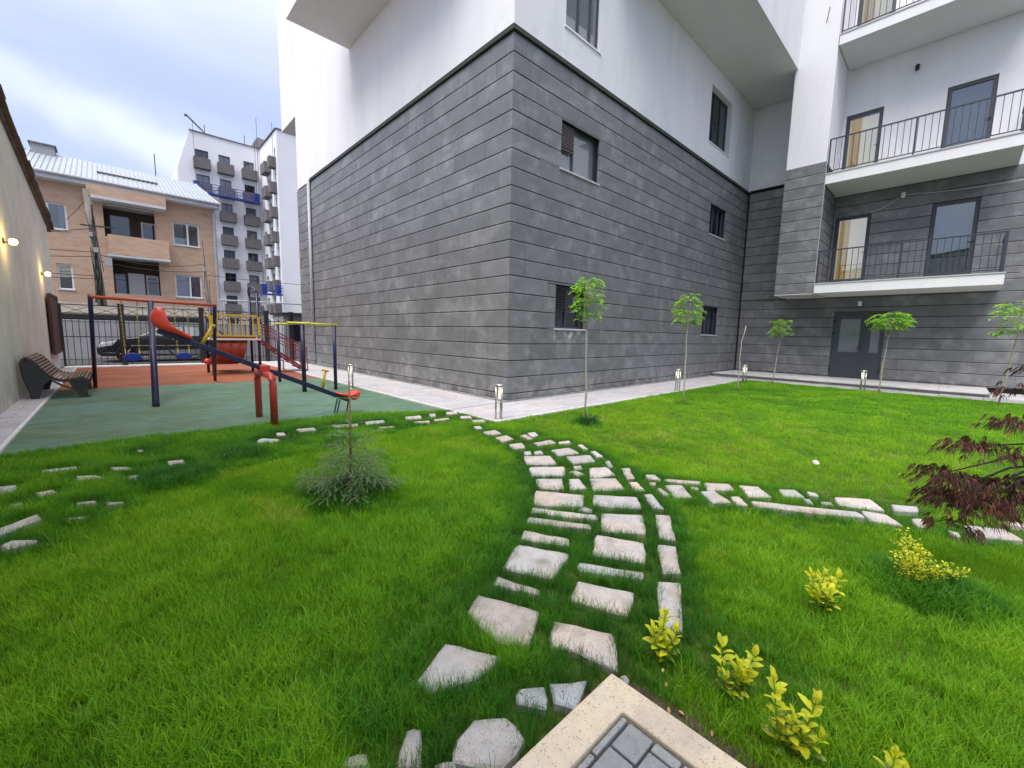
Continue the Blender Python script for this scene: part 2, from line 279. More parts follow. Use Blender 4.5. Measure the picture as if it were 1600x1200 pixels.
# ------------------------------------------------------------------ helpers
def tag(o, label=None, cat=None, group=None, kind=None):
    if label: o['label'] = label
    if cat: o['category'] = cat
    if group: o['group'] = group
    if kind: o['kind'] = kind
    return o
def thing(name, label, cat, loc=(0, 0, 0), group=None):
    o = bpy.data.objects.new(name, None); COL.objects.link(o); o.location = loc
    o.empty_display_size = 0.2
    return tag(o, label, cat, group)
def wloc(o):
    v = Vector((0, 0, 0))
    while o is not None:
        v = v + Vector(o.location); o = o.parent
    return v
class MB:
    def __init__(s): s.v = []; s.f = []
    def add(s, vs, fs):
        k = len(s.v); s.v += [tuple(p) for p in vs]; s.f += [tuple(i+k for i in q) for q in fs]
    def box(s, x0, x1, y0, y1, z0, z1):
        if x0 > x1: x0, x1 = x1, x0
        if y0 > y1: y0, y1 = y1, y0
        if z0 > z1: z0, z1 = z1, z0
        s.add([(x0,y0,z0),(x1,y0,z0),(x1,y1,z0),(x0,y1,z0),(x0,y0,z1),(x1,y0,z1),(x1,y1,z1),(x0,y1,z1)],
              [(0,3,2,1),(4,5,6,7),(0,1,5,4),(1,2,6,5),(2,3,7,6),(3,0,4,7)])
        return s
    def quad(s, *p): s.add(p, [tuple(range(len(p)))]); return s
    def tube(s, pts, rad, n=8, cap=True):
        pts = [Vector(p) for p in pts]
        if not hasattr(rad, '__len__'): rad = [rad]*len(pts)
        rings = []
        for i, p in enumerate(pts):
            d = (pts[min(i+1, len(pts)-1)] - pts[max(i-1, 0)])
            if d.length < 1e-9: d = Vector((0, 0, 1))
            d.normalize()
            r = Vector((0, 0, 1)) if abs(d.z) < 0.9 else Vector((1, 0, 0))
            a_ = d.cross(r).normalized(); b_ = d.cross(a_)
            rings.append([p + (a_*math.cos(2*math.pi*k/n) + b_*math.sin(2*math.pi*k/n))*rad[i] for k in range(n)])
        vs = [q for r in rings for q in r]; fs = []
        for i in range(len(pts)-1):
            for k in range(n):
                fs.append((i*n+k, i*n+(k+1) % n, (i+1)*n+(k+1) % n, (i+1)*n+k))
        if cap:
            fs.append(tuple(range(n))); fs.append(tuple(reversed([(len(pts)-1)*n+k for k in range(n)])))
        s.add(vs, fs); return s
    def bar(s, p, q, wx, wz):
        """rectangular bar from p to q"""
        p, q = Vector(p), Vector(q); d = (q-p).normalized()
        r = Vector((0, 0, 1)) if abs(d.z) < 0.95 else Vector((0, 1, 0))
        a_ = d.cross(r).normalized()*wx/2; b_ = a_.normalized().cross(d).normalized()*wz/2
        s.add([p-a_-b_, p+a_-b_, p+a_+b_, p-a_+b_, q-a_-b_, q+a_-b_, q+a_+b_, q-a_+b_],
              [(0,3,2,1),(4,5,6,7),(0,1,5,4),(1,2,6,5),(2,3,7,6),(3,0,4,7)]); return s
    def lathe(s, c, prof, n=16):
        vs = []; fs = []
        for r, z in prof:
            for k in range(n):
                vs.append((c[0]+r*math.cos(2*math.pi*k/n), c[1]+r*math.sin(2*math.pi*k/n), c[2]+z))
        for i in range(len(prof)-1):
            for k in range(n):
                fs.append((i*n+k, i*n+(k+1) % n, (i+1)*n+(k+1) % n, (i+1)*n+k))
        fs.append(tuple(reversed(range(n)))); fs.append(tuple((len(prof)-1)*n+k for k in range(n)))
        s.add(vs, fs); return s
    def prism(s, poly, off):
        """poly: list of 3d points, off: extrusion vector"""
        off = Vector(off); n = len(poly)
        vs = [Vector(p) for p in poly] + [Vector(p)+off for p in poly]
        fs = [tuple(reversed(range(n))), tuple(range(n, 2*n))] + [(k, (k+1) % n, n+(k+1) % n, n+k) for k in range(n)]
        s.add(vs, fs); return s
    def mesh(s, name, mt, origin=(0, 0, 0), smooth=False):
        me = bpy.data.meshes.new(name)
        o = Vector(origin)
        me.from_pydata([tuple(Vector(v)-o) for v in s.v], [], s.f)
        me.materials.append(mt)
        bm = bmesh.new(); bm.from_mesh(me); bmesh.ops.recalc_face_normals(bm, faces=bm.faces); bm.to_mesh(me); bm.free()
        if smooth:
            me.polygons.foreach_set('use_smooth', [True]*len(me.polygons))
        me.update(); return me
    def build(s, name, mt, parent=None, smooth=False, kind=None, raw=False):
        org = wloc(parent) if parent is not None and not raw else Vector((0, 0, 0))
        o = bpy.data.objects.new(name, s.mesh(name, mt, org, smooth)); COL.objects.link(o)
        if parent is not None: o.parent = parent
        if kind: o['kind'] = kind
        return o
def bevel(o, w_=0.01, seg=2):
    md = o.modifiers.new('bevel', 'BEVEL'); md.width = w_; md.segments = seg; md.limit_method = 'ANGLE'; md.angle_limit = R_(40)
    return o
def inst(name, me, parent, loc, rot=(0, 0, 0), scale=(1, 1, 1)):
    o = bpy.data.objects.new(name, me); COL.objects.link(o)
    if parent is not None:
        o.parent = parent; o.location = Vector(loc)-wloc(parent)
    else: o.location = loc
    o.rotation_euler = rot; o.scale = scale
    return o
def copy_tree(o, loc, parent=None):
    c = o.copy(); COL.objects.link(c)
    if parent is not None: c.parent = parent
    if loc is not None: c.location = loc
    for ch in o.children: copy_tree(ch, None, c)
    return c
def sub_rects(rect, holes):
    """rect minus holes, as smaller rects (u0,u1,v0,v1)"""
    res = [rect]
    for h in holes:
        nxt = []
        for (a0, a1, b0, b1) in res:
            h0, h1, g0, g1 = max(a0, h[0]), min(a1, h[1]), max(b0, h[2]), min(b1, h[3])
            if h0 >= h1 or g0 >= g1: nxt.append((a0, a1, b0, b1)); continue
            if b0 < g0: nxt.append((a0, a1, b0, g0))
            if g1 < b1: nxt.append((a0, a1, g1, b1))
            if a0 < h0: nxt.append((a0, h0, g0, g1))
            if h1 < a1: nxt.append((h1, a1, g0, g1))
        res = nxt
    return [r for r in res if r[1]-r[0] > 0.004 and r[3]-r[2] > 0.004]
class Plane:
    """vertical plane: axis 'x' (x = c, u runs along y) or 'y' (y = c, u runs along x); n = outward sign"""
    def __init__(s, axis, c, n): s.a, s.c, s.n = axis, c, n
    def p(s, u, v, d=0.0):
        """d > 0 outward"""
        return (s.c+s.n*d, u, v) if s.a == 'x' else (u, s.c+s.n*d, v)
    def box(s, mb, u0, u1, v0, v1, d0, d1):
        A, B = s.p(u0, v0, d0), s.p(u1, v1, d1)
        mb.box(A[0], B[0], A[1], B[1], A[2], B[2])
def panel(pl, mb, rect, holes, depth):
    for (a0, a1, b0, b1) in sub_rects(rect, holes):
        mb.quad(pl.p(a0, b0), pl.p(a1, b0), pl.p(a1, b1), pl.p(a0, b1))
    for (a0, a1, b0, b1) in holes:
        for (q, r) in (((a0, b0), (a1, b0)), ((a1, b0), (a1, b1)), ((a1, b1), (a0, b1)), ((a0, b1), (a0, b0))):
            mb.quad(pl.p(*q), pl.p(*r), pl.p(r[0], r[1], -depth), pl.p(q[0], q[1], -depth))
def window(pl, parent, rect, inset=0.12, fw_=0.05, mull=(), frame=None, pane=None, sill=None, name='window', trans=(), behind=None, fd=0.06, sillmat=None):
    u0, u1, v0, v1 = rect
    f = MB()
    for r in sub_rects(rect, [(u0+fw_, u1-fw_, v0+fw_, v1-fw_)]):
        pl.box(f, r[0], r[1], r[2], r[3], -inset-fd, -inset)
    for m_ in mull:
        pl.box(f, m_-fw_*0.6, m_+fw_*0.6, v0+fw_+.001, v1-fw_-.001, -inset-fd+.003, -inset+.003)
    for t_ in trans:
        pl.box(f, u0+fw_+.001, u1-fw_-.001, t_-fw_*.5, t_+fw_*.5, -inset-fd+.002, -inset+.001)
    o = f.build(name, frame or m_frame, parent)
    pmb = MB()
    pl.box(pmb, u0+fw_*.5, u1-fw_*.5, v0+fw_*.5, v1-fw_*.5, -inset-fd*.6, -inset-fd*.5)
    pmb.build('pane', pane or m_glassdark, o, raw=False)
    if sill:
        smb = MB(); pl.box(smb, u0-0.04, u1+0.04, v0-0.035, v0+0.003, -inset+.01, sill)
        smb.build('sill', sillmat or m_pvc, o)
    return o
# ================================================================== SETTING
def sheet(name, poly, z, mt, kind='structure', parent=None):
    mb = MB(); mb.quad(*[(x, y, z) for x, y in poly]); return mb.build(name, mt, parent, kind=kind)
sheet('ground', [(-300, -300), (300, -300), (300, 300), (-300, 300)], -0.03, m_asphalt)
sheet('lawn_soil', [(-1.07, -6), (17.0, -6), (17.0, 5.3), (4.65, 5.3), (4.65, 7.3), (-1.07, 7.5)], 0.0, m_soil)
RUB = [(-1.07, 7.32), (0.0, 7.42), (1.2, 7.36), (2.4, 7.38), (3.1, 7.33), (3.9, 7.05), (4.65, 6.58), (4.65, 13.9), (-1.07, 13.9)]
sheet('rubber_playground_floor', RUB, 0.006, m_green)
rz = sheet('red_rubber_floor', [(-1.07, 13.9), (4.65, 13.9), (4.65, 21.1), (-1.07, 21.1)], 0.006, m_red)
sheet('street', [(-30, 21.9), (30, 21.9), (30, 27.0), (-30, 27.0)], -0.012, m_asphalt)
mb = MB(); mb.box(-1.4, 6.16, 21.1, 21.9, -0.02, 0.045)
bevel(mb.build('fence_kerb', m_kerbwhite, kind='structure'), 0.01)
sheet('far_pavement', [(-30, 27.1), (30, 27.1), (30, 31.8), (-30, 31.8)], 0.02, m_concrete)

# ---- pavers
def pave(parent, x0, x1, y0, y1, lx, ly, z, mt, cap=300, gap=0.006, th=0.03, keep=None):
    """alike rectangular pavers in running bond; the nearest as single parts, the rest as one part"""
    cells = []
    ny = max(1, round((y1-y0)/ly)); dy = (y1-y0)/ny
    for j in range(ny):
        off = (j % 2)*lx/2
        x = x0-off
        while x < x1-1e-6:
            a_, b_ = max(x, x0), min(x+lx, x1)
            if b_-a_ > 0.03: cells.append((a_, b_, y0+j*dy, y0+(j+1)*dy))
            x += lx
    cells.sort(key=lambda c: math.hypot((c[0]+c[1])/2, (c[2]+c[3])/2))
    cache = {}
    rest = MB()
    for i, (a_, b_, c_, d_) in enumerate(cells):
        jz = random.uniform(-0.0015, 0.0015)
        hx, hy = (b_-a_)/2-gap/2, (d_-c_)/2-gap/2
        def shape(mb, cx, cy, cz):
            e = 0.004
            v = [(cx-hx, cy-hy, cz-th), (cx+hx, cy-hy, cz-th), (cx+hx, cy+hy, cz-th), (cx-hx, cy+hy, cz-th),
                 (cx-hx, cy-hy, cz-e), (cx+hx, cy-hy, cz-e), (cx+hx, cy+hy, cz-e), (cx-hx, cy+hy, cz-e),
                 (cx-hx+e, cy-hy+e, cz), (cx+hx-e, cy-hy+e, cz), (cx+hx-e, cy+hy-e, cz), (cx-hx+e, cy+hy-e, cz)]
            mb.add(v, [(0,1,5,4),(1,2,6,5),(2,3,7,6),(3,0,4,7),(4,5,9,8),(5,6,10,9),(6,7,11,10),(7,4,8,11),(8,9,10,11)])
        if i < cap:
            key = (round(hx, 3), round(hy, 3))
            if key not in cache:
                mb = MB(); shape(mb, 0, 0, 0); cache[key] = mb.mesh('paver', mt)
            inst('paver', cache[key], parent, ((a_+b_)/2, (c_+d_)/2, z+jz))
        else: shape(rest, (a_+b_)/2, (c_+d_)/2, z+jz)
    if rest.v: rest.build('paver', mt, parent, kind='stuff')
walk = MB()
walk.quad((4.65, 5.3, 0.004), (17.3, 5.3, 0.004), (17.3, 6.69, 0.004), (4.65, 6.69, 0.004))
walk.quad((4.65, 6.70, 0.004), (6.17, 6.70, 0.004), (6.17, 21.1, 0.004), (4.65, 21.1, 0.004))
walk = walk.build('walkway', m_joint, kind='structure')
pave(walk, 4.65, 17.2, 5.3, 6.64, 0.40, 0.2, 0.03, m_paver, cap=170)
pave(walk, 4.65, 6.10, 6.68, 21.1, 0.2, 0.4, 0.03, m_paver, cap=130)
wk2 = sheet('wall_walkway', [(-1.47, -4), (-1.07, -4), (-1.07, 21.1), (-1.47, 21.1)], 0.004, m_joint)
pave(wk2, -1.47, -1.12, 5.5, 21.0, 0.35, 0.2, 0.03, m_paver, cap=200)
mb = MB(); mb.box(-1.117, -1.07, 5.5, 21.0, -0.02, 0.034); mb.build('edging', m_kerbwhite, wk2)
mb = MB(); mb.box(4.60, 4.648, 5.25, 21.0, -0.02, 0.034); mb.box(4.65, 16.8, 5.25, 5.297, -0.02, 0.032)
mb.build('edging', m_kerbwhite, walk)

# ---- step in front of the door wall
st = MB(); st.box(17.32, 19.8, -0.7, 6.66, -0.02, 0.135)
st = st.build('terrace_step', m_riser, kind='structure')
y = 6.66; cache = {}
while y > -0.69:
    l = min(random.choice([0.8, 0.95, 1.1]), y+0.70)
    mb = MB(); mb.box(17.24, 19.74, y-l+0.004, y, 0.137, 0.165); bevel(mb.build('slab', m_step, st), 0.006)
    y -= l
y = 5.22
while y > -2.6:
    l = random.choice([0.7, 0.85, 1.0])
    mb = MB(); mb.box(16.80, 17.28, y-l+0.006, y, -0.02, 0.055+random.uniform(-.006, .006)); bevel(mb.build('riser_block', m_riser, st), 0.012)
    y -= l
mb = MB(); mb.box(16.72, 16.79, -2.6, 5.22, -0.02, 0.035); mb.build('edging', m_kerbwhite, st)
mb = MB(); mb.box(17.285, 19.74, -3.5, -0.72, -0.02, 0.03); mb.build('paving', m_paver, st)

# ================================================================== MODERN BUILDING
bld = thing('apartment_building', 'new white rendered apartment building with dark slate cladding and railed balconies beside the lawn', 'building', (6.16, 6.69, 0))
CX, CY, BX, FX = 6.16, 6.69, 19.75, 17.87
ZT, CH = 7.51, 0.3655
ptileR = Plane('y', CY, -1); ptileL = Plane('x', CX, -1); ptileB = Plane('x', BX, -1)
ptileF = Plane('x', FX, -1); ptileS = Plane('y', 3.69, -1)
D0 = -0.06          # tiles sit on a backing 6 cm behind the finished face
holesR = [(7.70, 9.16, 5.33, 6.40), (7.68, 8.83, 1.67, 2.70), (16.03, 17.5, 5.33, 6.40), (16.0, 17.45, 1.65, 2.72)]
holesB = [(1.86, 3.36, 0.10, 2.60), (2.60, 3.62, 3.66, 6.04), (0.0, 1.07, 3.66, 6.05)]
# backing slabs of the cladding
mb = MB()
panel(Plane('y', CY+0.045, -1), mb, (6.2, 19.72, 0, 7.5), holesR, 0.3)
panel(Plane('x', CX+0.045, -1), mb, (6.74, 20.46, 0, 7.5), [], 0.3)
panel(Plane('x', BX+0.045, -1), mb, (-5, 6.73, 0, 6.8), holesB, 0.3)
panel(Plane('x', BX+0.045, -1), mb, (4.9, 6.73, 6.8, 7.6), [], 0.3)
mb.quad((6.2, 20.46, 0), (12, 20.46, 0), (12, 20.46, 7.5), (6.2, 20.46, 7.5))
mb.box(17.92, 19.78, 3.735, 4.86, 3.17, 7.52)
mb.build('cladding_backing', m_groove, bld)
tiles = []           # (plane, u0,u1,v0,v1)
LENS = [0.45, 0.6, 0.75, 0.9, 1.2]
def clad(pl, u0, u1, v0, v1, holes, seed, top=ZT, mitre=None):
    rr = random.Random(seed); k = 0
    z = top
    while z > v0+0.02:
        z0 = max(z-CH, v0); zz1 = min(z, v1)
        if zz1 - z0 > 0.03:
            u = u0-rr.uniform(0, 0.7)
            while u < u1:
                l = rr.choice(LENS)
                a_, b_ = max(u, u0), min(u+l, u1)
                if b_-a_ > 0.02:
                    for r in sub_rects((a_, b_, z0, zz1), holes):
                        tiles.append((pl, *r))
                u += l
        z -= CH
clad(ptileR, 6.163, 19.70, 0.06, ZT, holesR, 1)
clad(ptileL, 6.695, 18.72, 0.06, ZT, [], 2)
clad(ptileL, 18.86, 20.46, 0.06, ZT, [], 3)
clad(ptileB, 3.69, 6.64, 0.165, 3.13, holesB, 4, top=ZT)
clad(ptileB, 4.92, 6.64, 3.13, 7.55, [], 5, top=ZT+0.04)
clad(ptileB, -5, 3.69, 0.165, 6.78, holesB, 6, top=ZT)
clad(ptileF, 3.70, 4.895, 3.17, 7.55, [], 7, top=7.55)
clad(ptileS, 17.875, 19.70, 3.46, 6.76, [], 8, top=7.55)
def tdist(t):
    p = t[0].p((t[1]+t[2])/2, (t[3]+t[4])/2)
    return math.hypot(math.hypot(p[0], p[1]), p[2]-1.5)/math.sqrt((t[2]-t[1])*(t[4]-t[3]))
tiles.sort(key=tdist)
def tile_shape(mb, hu, hv, off=(0, 0, 0), ax='y', n=-1):
    e = 0.006; t = 0.045
    hu -= 0.0006; hvt = hv-0.009
    def q(u, v, d):
        return (off[0]+(u if ax == 'y' else n*d), off[1]+(n*d if ax == 'y' else u), off[2]+v)
    vs = [q(*c) for c in [(-hu,-hvt,-t),(hu,-hvt,-t),(hu,hvt,-t),(-hu,hvt,-t),(-hu,-hvt,-e),(hu,-hvt,-e),(hu,hvt,-e),(-hu,hvt,-e),
          (-hu+e*.12,-hvt+e,0),(hu-e*.12,-hvt+e,0),(hu-e*.05,hvt-e*2.4,0),(-hu+e*.05,hvt-e*2.4,0)]]
    mb.add(vs, [(0,1,5,4),(1,2,6,5),(2,3,7,6),(3,0,4,7),(4,5,9,8),(5,6,10,9),(6,7,11,10),(7,4,8,11),(8,9,10,11)])
cache = {}; rest = MB()
for i, (pl, a_, b_, c_, d_) in enumerate(tiles):
    hu, hv = (b_-a_)/2, (d_-c_)/2
    dep = random.uniform(-0.003, 0.002)
    cpt = pl.p((a_+b_)/2, (c_+d_)/2, dep)
    if i < 300:
        key = (pl.a, round(hu, 3), round(hv, 3))
        if key not in cache:
            mb = MB(); tile_shape(mb, hu, hv, ax=pl.a, n=pl.n); cache[key] = mb.mesh('slate_tile', m_tile)
        inst('slate_tile', cache[key], bld, cpt)
    else: tile_shape(rest, hu, hv, cpt, pl.a, pl.n)
rest.build('slate_tile', m_tile, bld, kind='stuff')
# plinth strip at the foot of the cladding
mb = MB(); mb.box(6.13, 19.7, 6.665, 6.72, 0.0, 0.058); mb.box(6.135, 6.19, 6.72, 20.46, 0.0, 0.058); mb.build('plinth', m_riser, bld)
# flashing
mb = MB()
mb.box(6.105, 19.70, 6.635, 6.80, 7.512, 7.565); mb.box(6.105, 6.26, 6.805, 18.74, 7.512, 7.565)
mb.box(6.12, 19.69, 6.655, 6.80, 7.568, 7.62); mb.box(6.12, 6.26, 6.805, 18.74, 7.568, 7.62)
mb.box(19.66, 19.80, 4.91, 6.63, 7.60, 7.64)
mb.build('flashing', m_cap, bld)
# white walls
hW = [(7.75, 9.04, 8.36, 10.0), (15.53, 17.40, 8.37, 10.22)]
mb = MB()
panel(Plane('y', CY+0.03, -1), mb, (6.19, 19.78, 7.58, 24), hW, 0.28)
panel(Plane('x', CX+0.03, -1), mb, (6.72, 20.46, 7.58, 24), [], 0.28)
mb.quad((6.19, 20.46, 7.5), (12, 20.46, 7.5), (12, 20.46, 24), (6.19, 20.46, 24))
mb.quad((6.19, 6.72, 24), (26, 6.72, 24), (26, 22.8, 24), (6.19, 22.8, 24))
mb.build('wall', m_white, bld)
mb = MB()      # upper end volume over the far drive
mb.box(6.20, 12, 20.462, 22.5, 10.6, 24); mb.build('end_wall', m_white, bld)
for nm, bx in (('bay', (4.30, 6.187, 8.0, 14.72, 10.70, 13.6)), ('bay', (9.4, 19.70, 4.80, 6.717, 10.86, 14.0))):
    mb = MB(); mb.box(*bx); mb.build(nm, m_white, bld)
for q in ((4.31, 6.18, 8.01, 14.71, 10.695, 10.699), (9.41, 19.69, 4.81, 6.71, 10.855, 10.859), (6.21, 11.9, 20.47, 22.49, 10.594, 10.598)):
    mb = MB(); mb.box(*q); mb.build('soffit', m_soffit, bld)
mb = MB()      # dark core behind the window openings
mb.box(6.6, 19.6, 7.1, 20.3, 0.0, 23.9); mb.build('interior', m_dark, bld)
# back wing wall with door openings
hB2 = [(2.60, 3.62, 7.30, 9.58), (0.0, 1.07, 7.30, 9.58), (2.60, 3.62, 11.5, 14.0), (0.0, 1.07, 11.5, 14.0)]
mb = MB()
panel(Plane('x', BX+0.02, -1), mb, (-5, 4.9, 6.80, 24), hB2, 0.22)
panel(Plane('x', BX+0.02, -1), mb, (4.9, 6.72, 7.62, 24), [], 0.22)
mb.build('rear_wall', m_white, bld)
mb = MB(); mb.box(20.3, 26, -5, 7, 0.0, 23.9); mb.quad((19.8, -5, 0), (26, -5, 0), (26, -5, 24), (19.8, -5, 24)); mb.build('rear_interior', m_dark, bld)
# projecting pier (white above, slate below)
mb = MB(); mb.box(17.90, 19.765, 3.715, 4.885, 7.53, 24); mb.build('pier', m_white, bld)
mb = MB(); mb.box(17.865, 19.74, 3.695, 4.90, 3.13, 3.165); mb.build('pier_underside', m_step, bld)
mb = MB(); mb.bar((17.86, 3.685, 3.17), (17.86, 3.685, 7.53), 0.02, 0.02); mb.build('corner_trim', m_pipe, bld)
# balconies
def balcony(z0, z1, first):
    mb = MB(); mb.box(17.87, 19.745, -0.65, 3.685, z0, z1)
    s = mb.build('balcony', m_white, bld)
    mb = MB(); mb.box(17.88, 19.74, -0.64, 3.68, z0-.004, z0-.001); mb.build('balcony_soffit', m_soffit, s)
    mb = MB(); mb.box(17.845, 19.74, -0.665, 3.68, z1+.001, z1+.035); mb.build('coping', m_step, s)
    zt = z1+1.12; zb = z1+0.11
    r = MB(); r.bar((17.91, 3.66, zt), (17.91, -0.58, zt), 0.045, 0.035); r.bar((17.91, -0.58, zt), (19.70, -0.58, zt), 0.045, 0.035)
    r.bar((17.91, 3.66, zb), (17.91, -0.58, zb), 0.03, 0.025); r.bar((17.91, -0.58, zb), (19.70, -0.58, zb), 0.03, 0.025)
    for yy in (3.645, 1.55, ): r.bar((17.91, yy, z1+.03), (17.91, yy, zt), 0.04, 0.04)
    r.bar((17.93, -0.58, z1+.03), (17.93, -0.58, zt+0.02), 0.11, 0.07)
    rl = r.build('railing', m_rail, bld)
    b = MB(); b.bar((0, 0, 0), (0, 0, zt-zb), 0.016, 0.016); bme = b.mesh('baluster', m_rail)
    yy = 3.645-0.152
    while yy > -0.5:
        inst('baluster', bme, rl, (17.91, yy, zb)); yy -= 0.152
    xx = 18.08
    while xx < 19.6:
        inst('baluster', bme, rl, (xx, -0.58, zb)); xx += 0.152
balcony(3.16, 3.46, True); balcony(6.79, 7.10, False); balcony(11.13, 11.43, False)
# balcony doors
def bdoor(u0, u1, v0, v1, warm, off=0.0):
    o = window(ptileB, bld, (u0, u1, v0, v1), inset=0.05+off, fw_=0.10, name='balcony_door', pane=m_glass, fd=0.07)
    h = MB(); hu = u0+0.05 if warm == 'x' else u0+0.05
    ptileB.box(h, hu-.012, hu+.012, v0+1.02, v0+1.06, -0.04-off, -0.0-off); ptileB.box(h, hu-.012, hu+.10, v0+1.03, v0+1.05, -0.01-off, 0.005-off)
    h.build('handle', m_black, o)
    if warm:
        c = MB(); ptileB.box(c, u0, u1, v0, v1, -0.55, -0.50); c.build('room_wall', m_roomglow if warm == 1 else m_netcurtain, o)
        if warm == 1:
            c = MB()
            n = 10
            for k in range(n):
                ua = u1-0.12-k*0.028; ptileB.box(c, ua-0.026, ua, v0+.05, v1-.08, -0.30-0.025*(k % 2), -0.285-0.025*(k % 2))
            c.build('curtain', m_ochre, o)
    else:
        c = MB(); ptileB.box(c, u0, u1, v0, v1, -0.40, -0.36); c.build('room_wall', m_dark, o)
bdoor(2.61, 3.61, 3.67, 6.03, 1); bdoor(0.01, 1.06, 3.67, 6.04, 2)
bdoor(2.61, 3.61, 7.31, 9.57, 1); bdoor(0.01, 1.06, 7.31, 9.57, 2)
bdoor(2.61, 3.61, 11.51, 13.99, 1); bdoor(0.01, 1.06, 11.51, 13.99, 2)
# windows of the right face
wi = window(ptileR, bld, (7.70, 9.16, 5.33, 6.40), inset=0.14, mull=(8.28,), pane=m_glassgrey, sill=0.03, sillmat=m_step)
mb = MB()
for k in range(10): ptileR.box(mb, 7.75, 8.24, 6.33-k*0.052, 6.36-k*0.052, -0.13, -0.075+0.0*k)
ptileR.box(mb, 7.74, 8.25, 5.80, 5.83, -0.135, -0.07); mb.build('louvre', m_louvre, wi)
wi = window(ptileR, bld, (7.68, 8.83, 1.67, 2.70), inset=0.14, mull=(8.22,), pane=m_glassdark, sill=0.03, sillmat=m_step)
mb = MB()
for k in range(10): ptileR.box(mb, 7.73, 8.18, 2.62-k*0.052, 2.65-k*0.052, -0.13, -0.075)
ptileR.box(mb, 7.72, 8.19, 2.08, 2.11, -0.135, -0.07); mb.build('louvre', m_black, wi)
window(ptileR, bld, (16.03, 17.5, 5.33, 6.40), inset=0.14, mull=(16.6, 17.1), pane=m_glass, sill=0.03, sillmat=m_step)
window(ptileR, bld, (16.0, 17.45, 1.65, 2.72), inset=0.14, mull=(16.6, 17.0), pane=m_glassdark, sill=0.03, sillmat=m_step)
pw = Plane('y', CY+0.03, -1)
window(pw, bld, (7.75, 9.04, 8.36, 10.0), inset=0.08, mull=(8.27, 8.72), pane=m_glassgrey, sill=0.03)
window(pw, bld, (15.53, 17.40, 8.37, 10.22), inset=0.18, mull=(16.2, 16.8), pane=m_glassdark, sill=0.03)
def drape(pl, par, u0, u1, v0, v1, d, mt, n):
    mb = MB(); w_ = (u1-u0)/n
    for k in range(n): pl.box(mb, u0+k*w_, u0+(k+.92)*w_, v0, v1, -d-.012*(k % 2)-.01, -d-.012*(k % 2))
    mb.build('curtain', mt, par)
wins = [o for o in bld.children if o.name.startswith('window')]
drape(ptileR, wins[2], 16.1, 17.45, 5.36, 6.36, .23, m_netcurtain, 22)
# entrance double door
dr = MB()
for r in sub_rects((1.86, 3.36, 0.17, 2.60), [(2.10, 2.80-0.0, 1.05, 2.35), (2.96, 3.22, 1.05, 2.35)][:0]+[(2.55, 3.14, 1.12, 2.33), (1.99, 2.24, 1.12, 2.33)]):
    ptileB.box(dr, r[0], r[1], r[2], r[3], -0.10, -0.04)
for u in (1.86, 2.39, 3.31): ptileB.box(dr, u, u+0.05, 0.17, 2.60, -0.039, -0.015)
ptileB.box(dr, 1.86, 3.36, 2.55, 2.60, -0.038, -0.012)
dr = dr.build('entrance_door', m_frame, bld)
mb = MB(); ptileB.box(mb, 2.54, 3.15, 1.11, 2.34, -0.078, -0.07); ptileB.box(mb, 1.98, 2.25, 1.11, 2.34, -0.078, -0.07); mb.build('pane', m_glassgrey, dr)
mb = MB(); ptileB.box(mb, 1.88, 3.34, 0.2, 2.58, -0.16, -0.13); mb.build('backing', m_dark, dr)
mb = MB(); ptileB.box(mb, 2.45, 2.48, 1.28, 1.32, -0.04, 0.03); ptileB.box(mb, 2.45, 2.62, 1.29, 1.31, 0.02, 0.035); mb.build('handle', m_black, dr)
for v in (0.42, 1.75, 2.2):
    mb = MB(); ptileB.box(mb, 3.30, 3.36, v, v+0.09, -0.014, 0.02); mb.build('hinge', m_black, dr)
mb = MB(); ptileB.box(mb, 1.86, 1.92, 0.42, 0.51, -0.014, 0.02); mb.build('hinge', m_black, dr)
# downpipe on the left face
mb = MB(); mb.tube([(6.10, 18.79, 0.9), (6.10, 18.79, 7.55)], 0.065, 10)
dp = mb.build('downpipe', m_pipe, bld, smooth=True)
mb = MB()
for z in (1.5, 3.6, 5.7): mb.box(6.06, 6.17, 18.71, 18.87, z, z+0.03)
mb.build('bracket', m_pipe, dp)
# small lamps and cable on the rear wall (things that hang on it)
def wall_spot(u, v, label, kind):
    t = thing('wall_spotlight', label, 'lamp', ptileB.p(u, v, 0.0))
    mb = MB(); ptileB.box(mb, u-.03, u+.03, v-.02, v+.02, -0.01, 0.07); mb.build('bracket', m_black, t)
    mb = MB(); c = ptileB.p(u, v-.05, 0.10)
    mb.lathe(c, [(0.035, -0.09), (0.055, -0.08), (0.06, 0.07), (0.03, 0.09)], 10); mb.build('lamp_head', m_black if kind == 0 else m_pvc, t, smooth=True)
wall_spot(1.856, 10.5, 'small black cylindrical lamp on the white wall above the second balcony doors', 0)
wall_spot(2.62, 2.93, 'tiny white dome lamp above the grey entrance door under the lowest balcony', 1)
wall_spot(1.81, 6.50, 'tiny white round lamp on the slate wall between the lower balcony doors', 1)
mb = MB()
def sag(p, q, s, n=14):
    p, q = Vector(p), Vector(q)
    return [p.lerp(q, k/n) - Vector((0, 0, s*4*(k/n)*(1-k/n))) for k in range(n+1)]
mb.tube(sag((19.68, 2.62, 6.06), (19.66, 1.83, 6.46), 0.08), 0.010, 5)
mb.tube(sag((19.66, 1.79, 6.45), (19.66, -0.9, 6.32), 0.05), 0.010, 5)
tag(mb.build('loose_wire', m_wirewhite), 'pale loose wire sagging across the slate wall above the lowest balcony doors', 'cable')
mb = MB(); mb.tube([(17.7, 4.0, 12.35), (17.86, 4.1, 12.0)], 0.012, 6)
tag(mb.build('wire_end', m_wire), 'short dark wire end sticking out high on the white pier', 'cable')
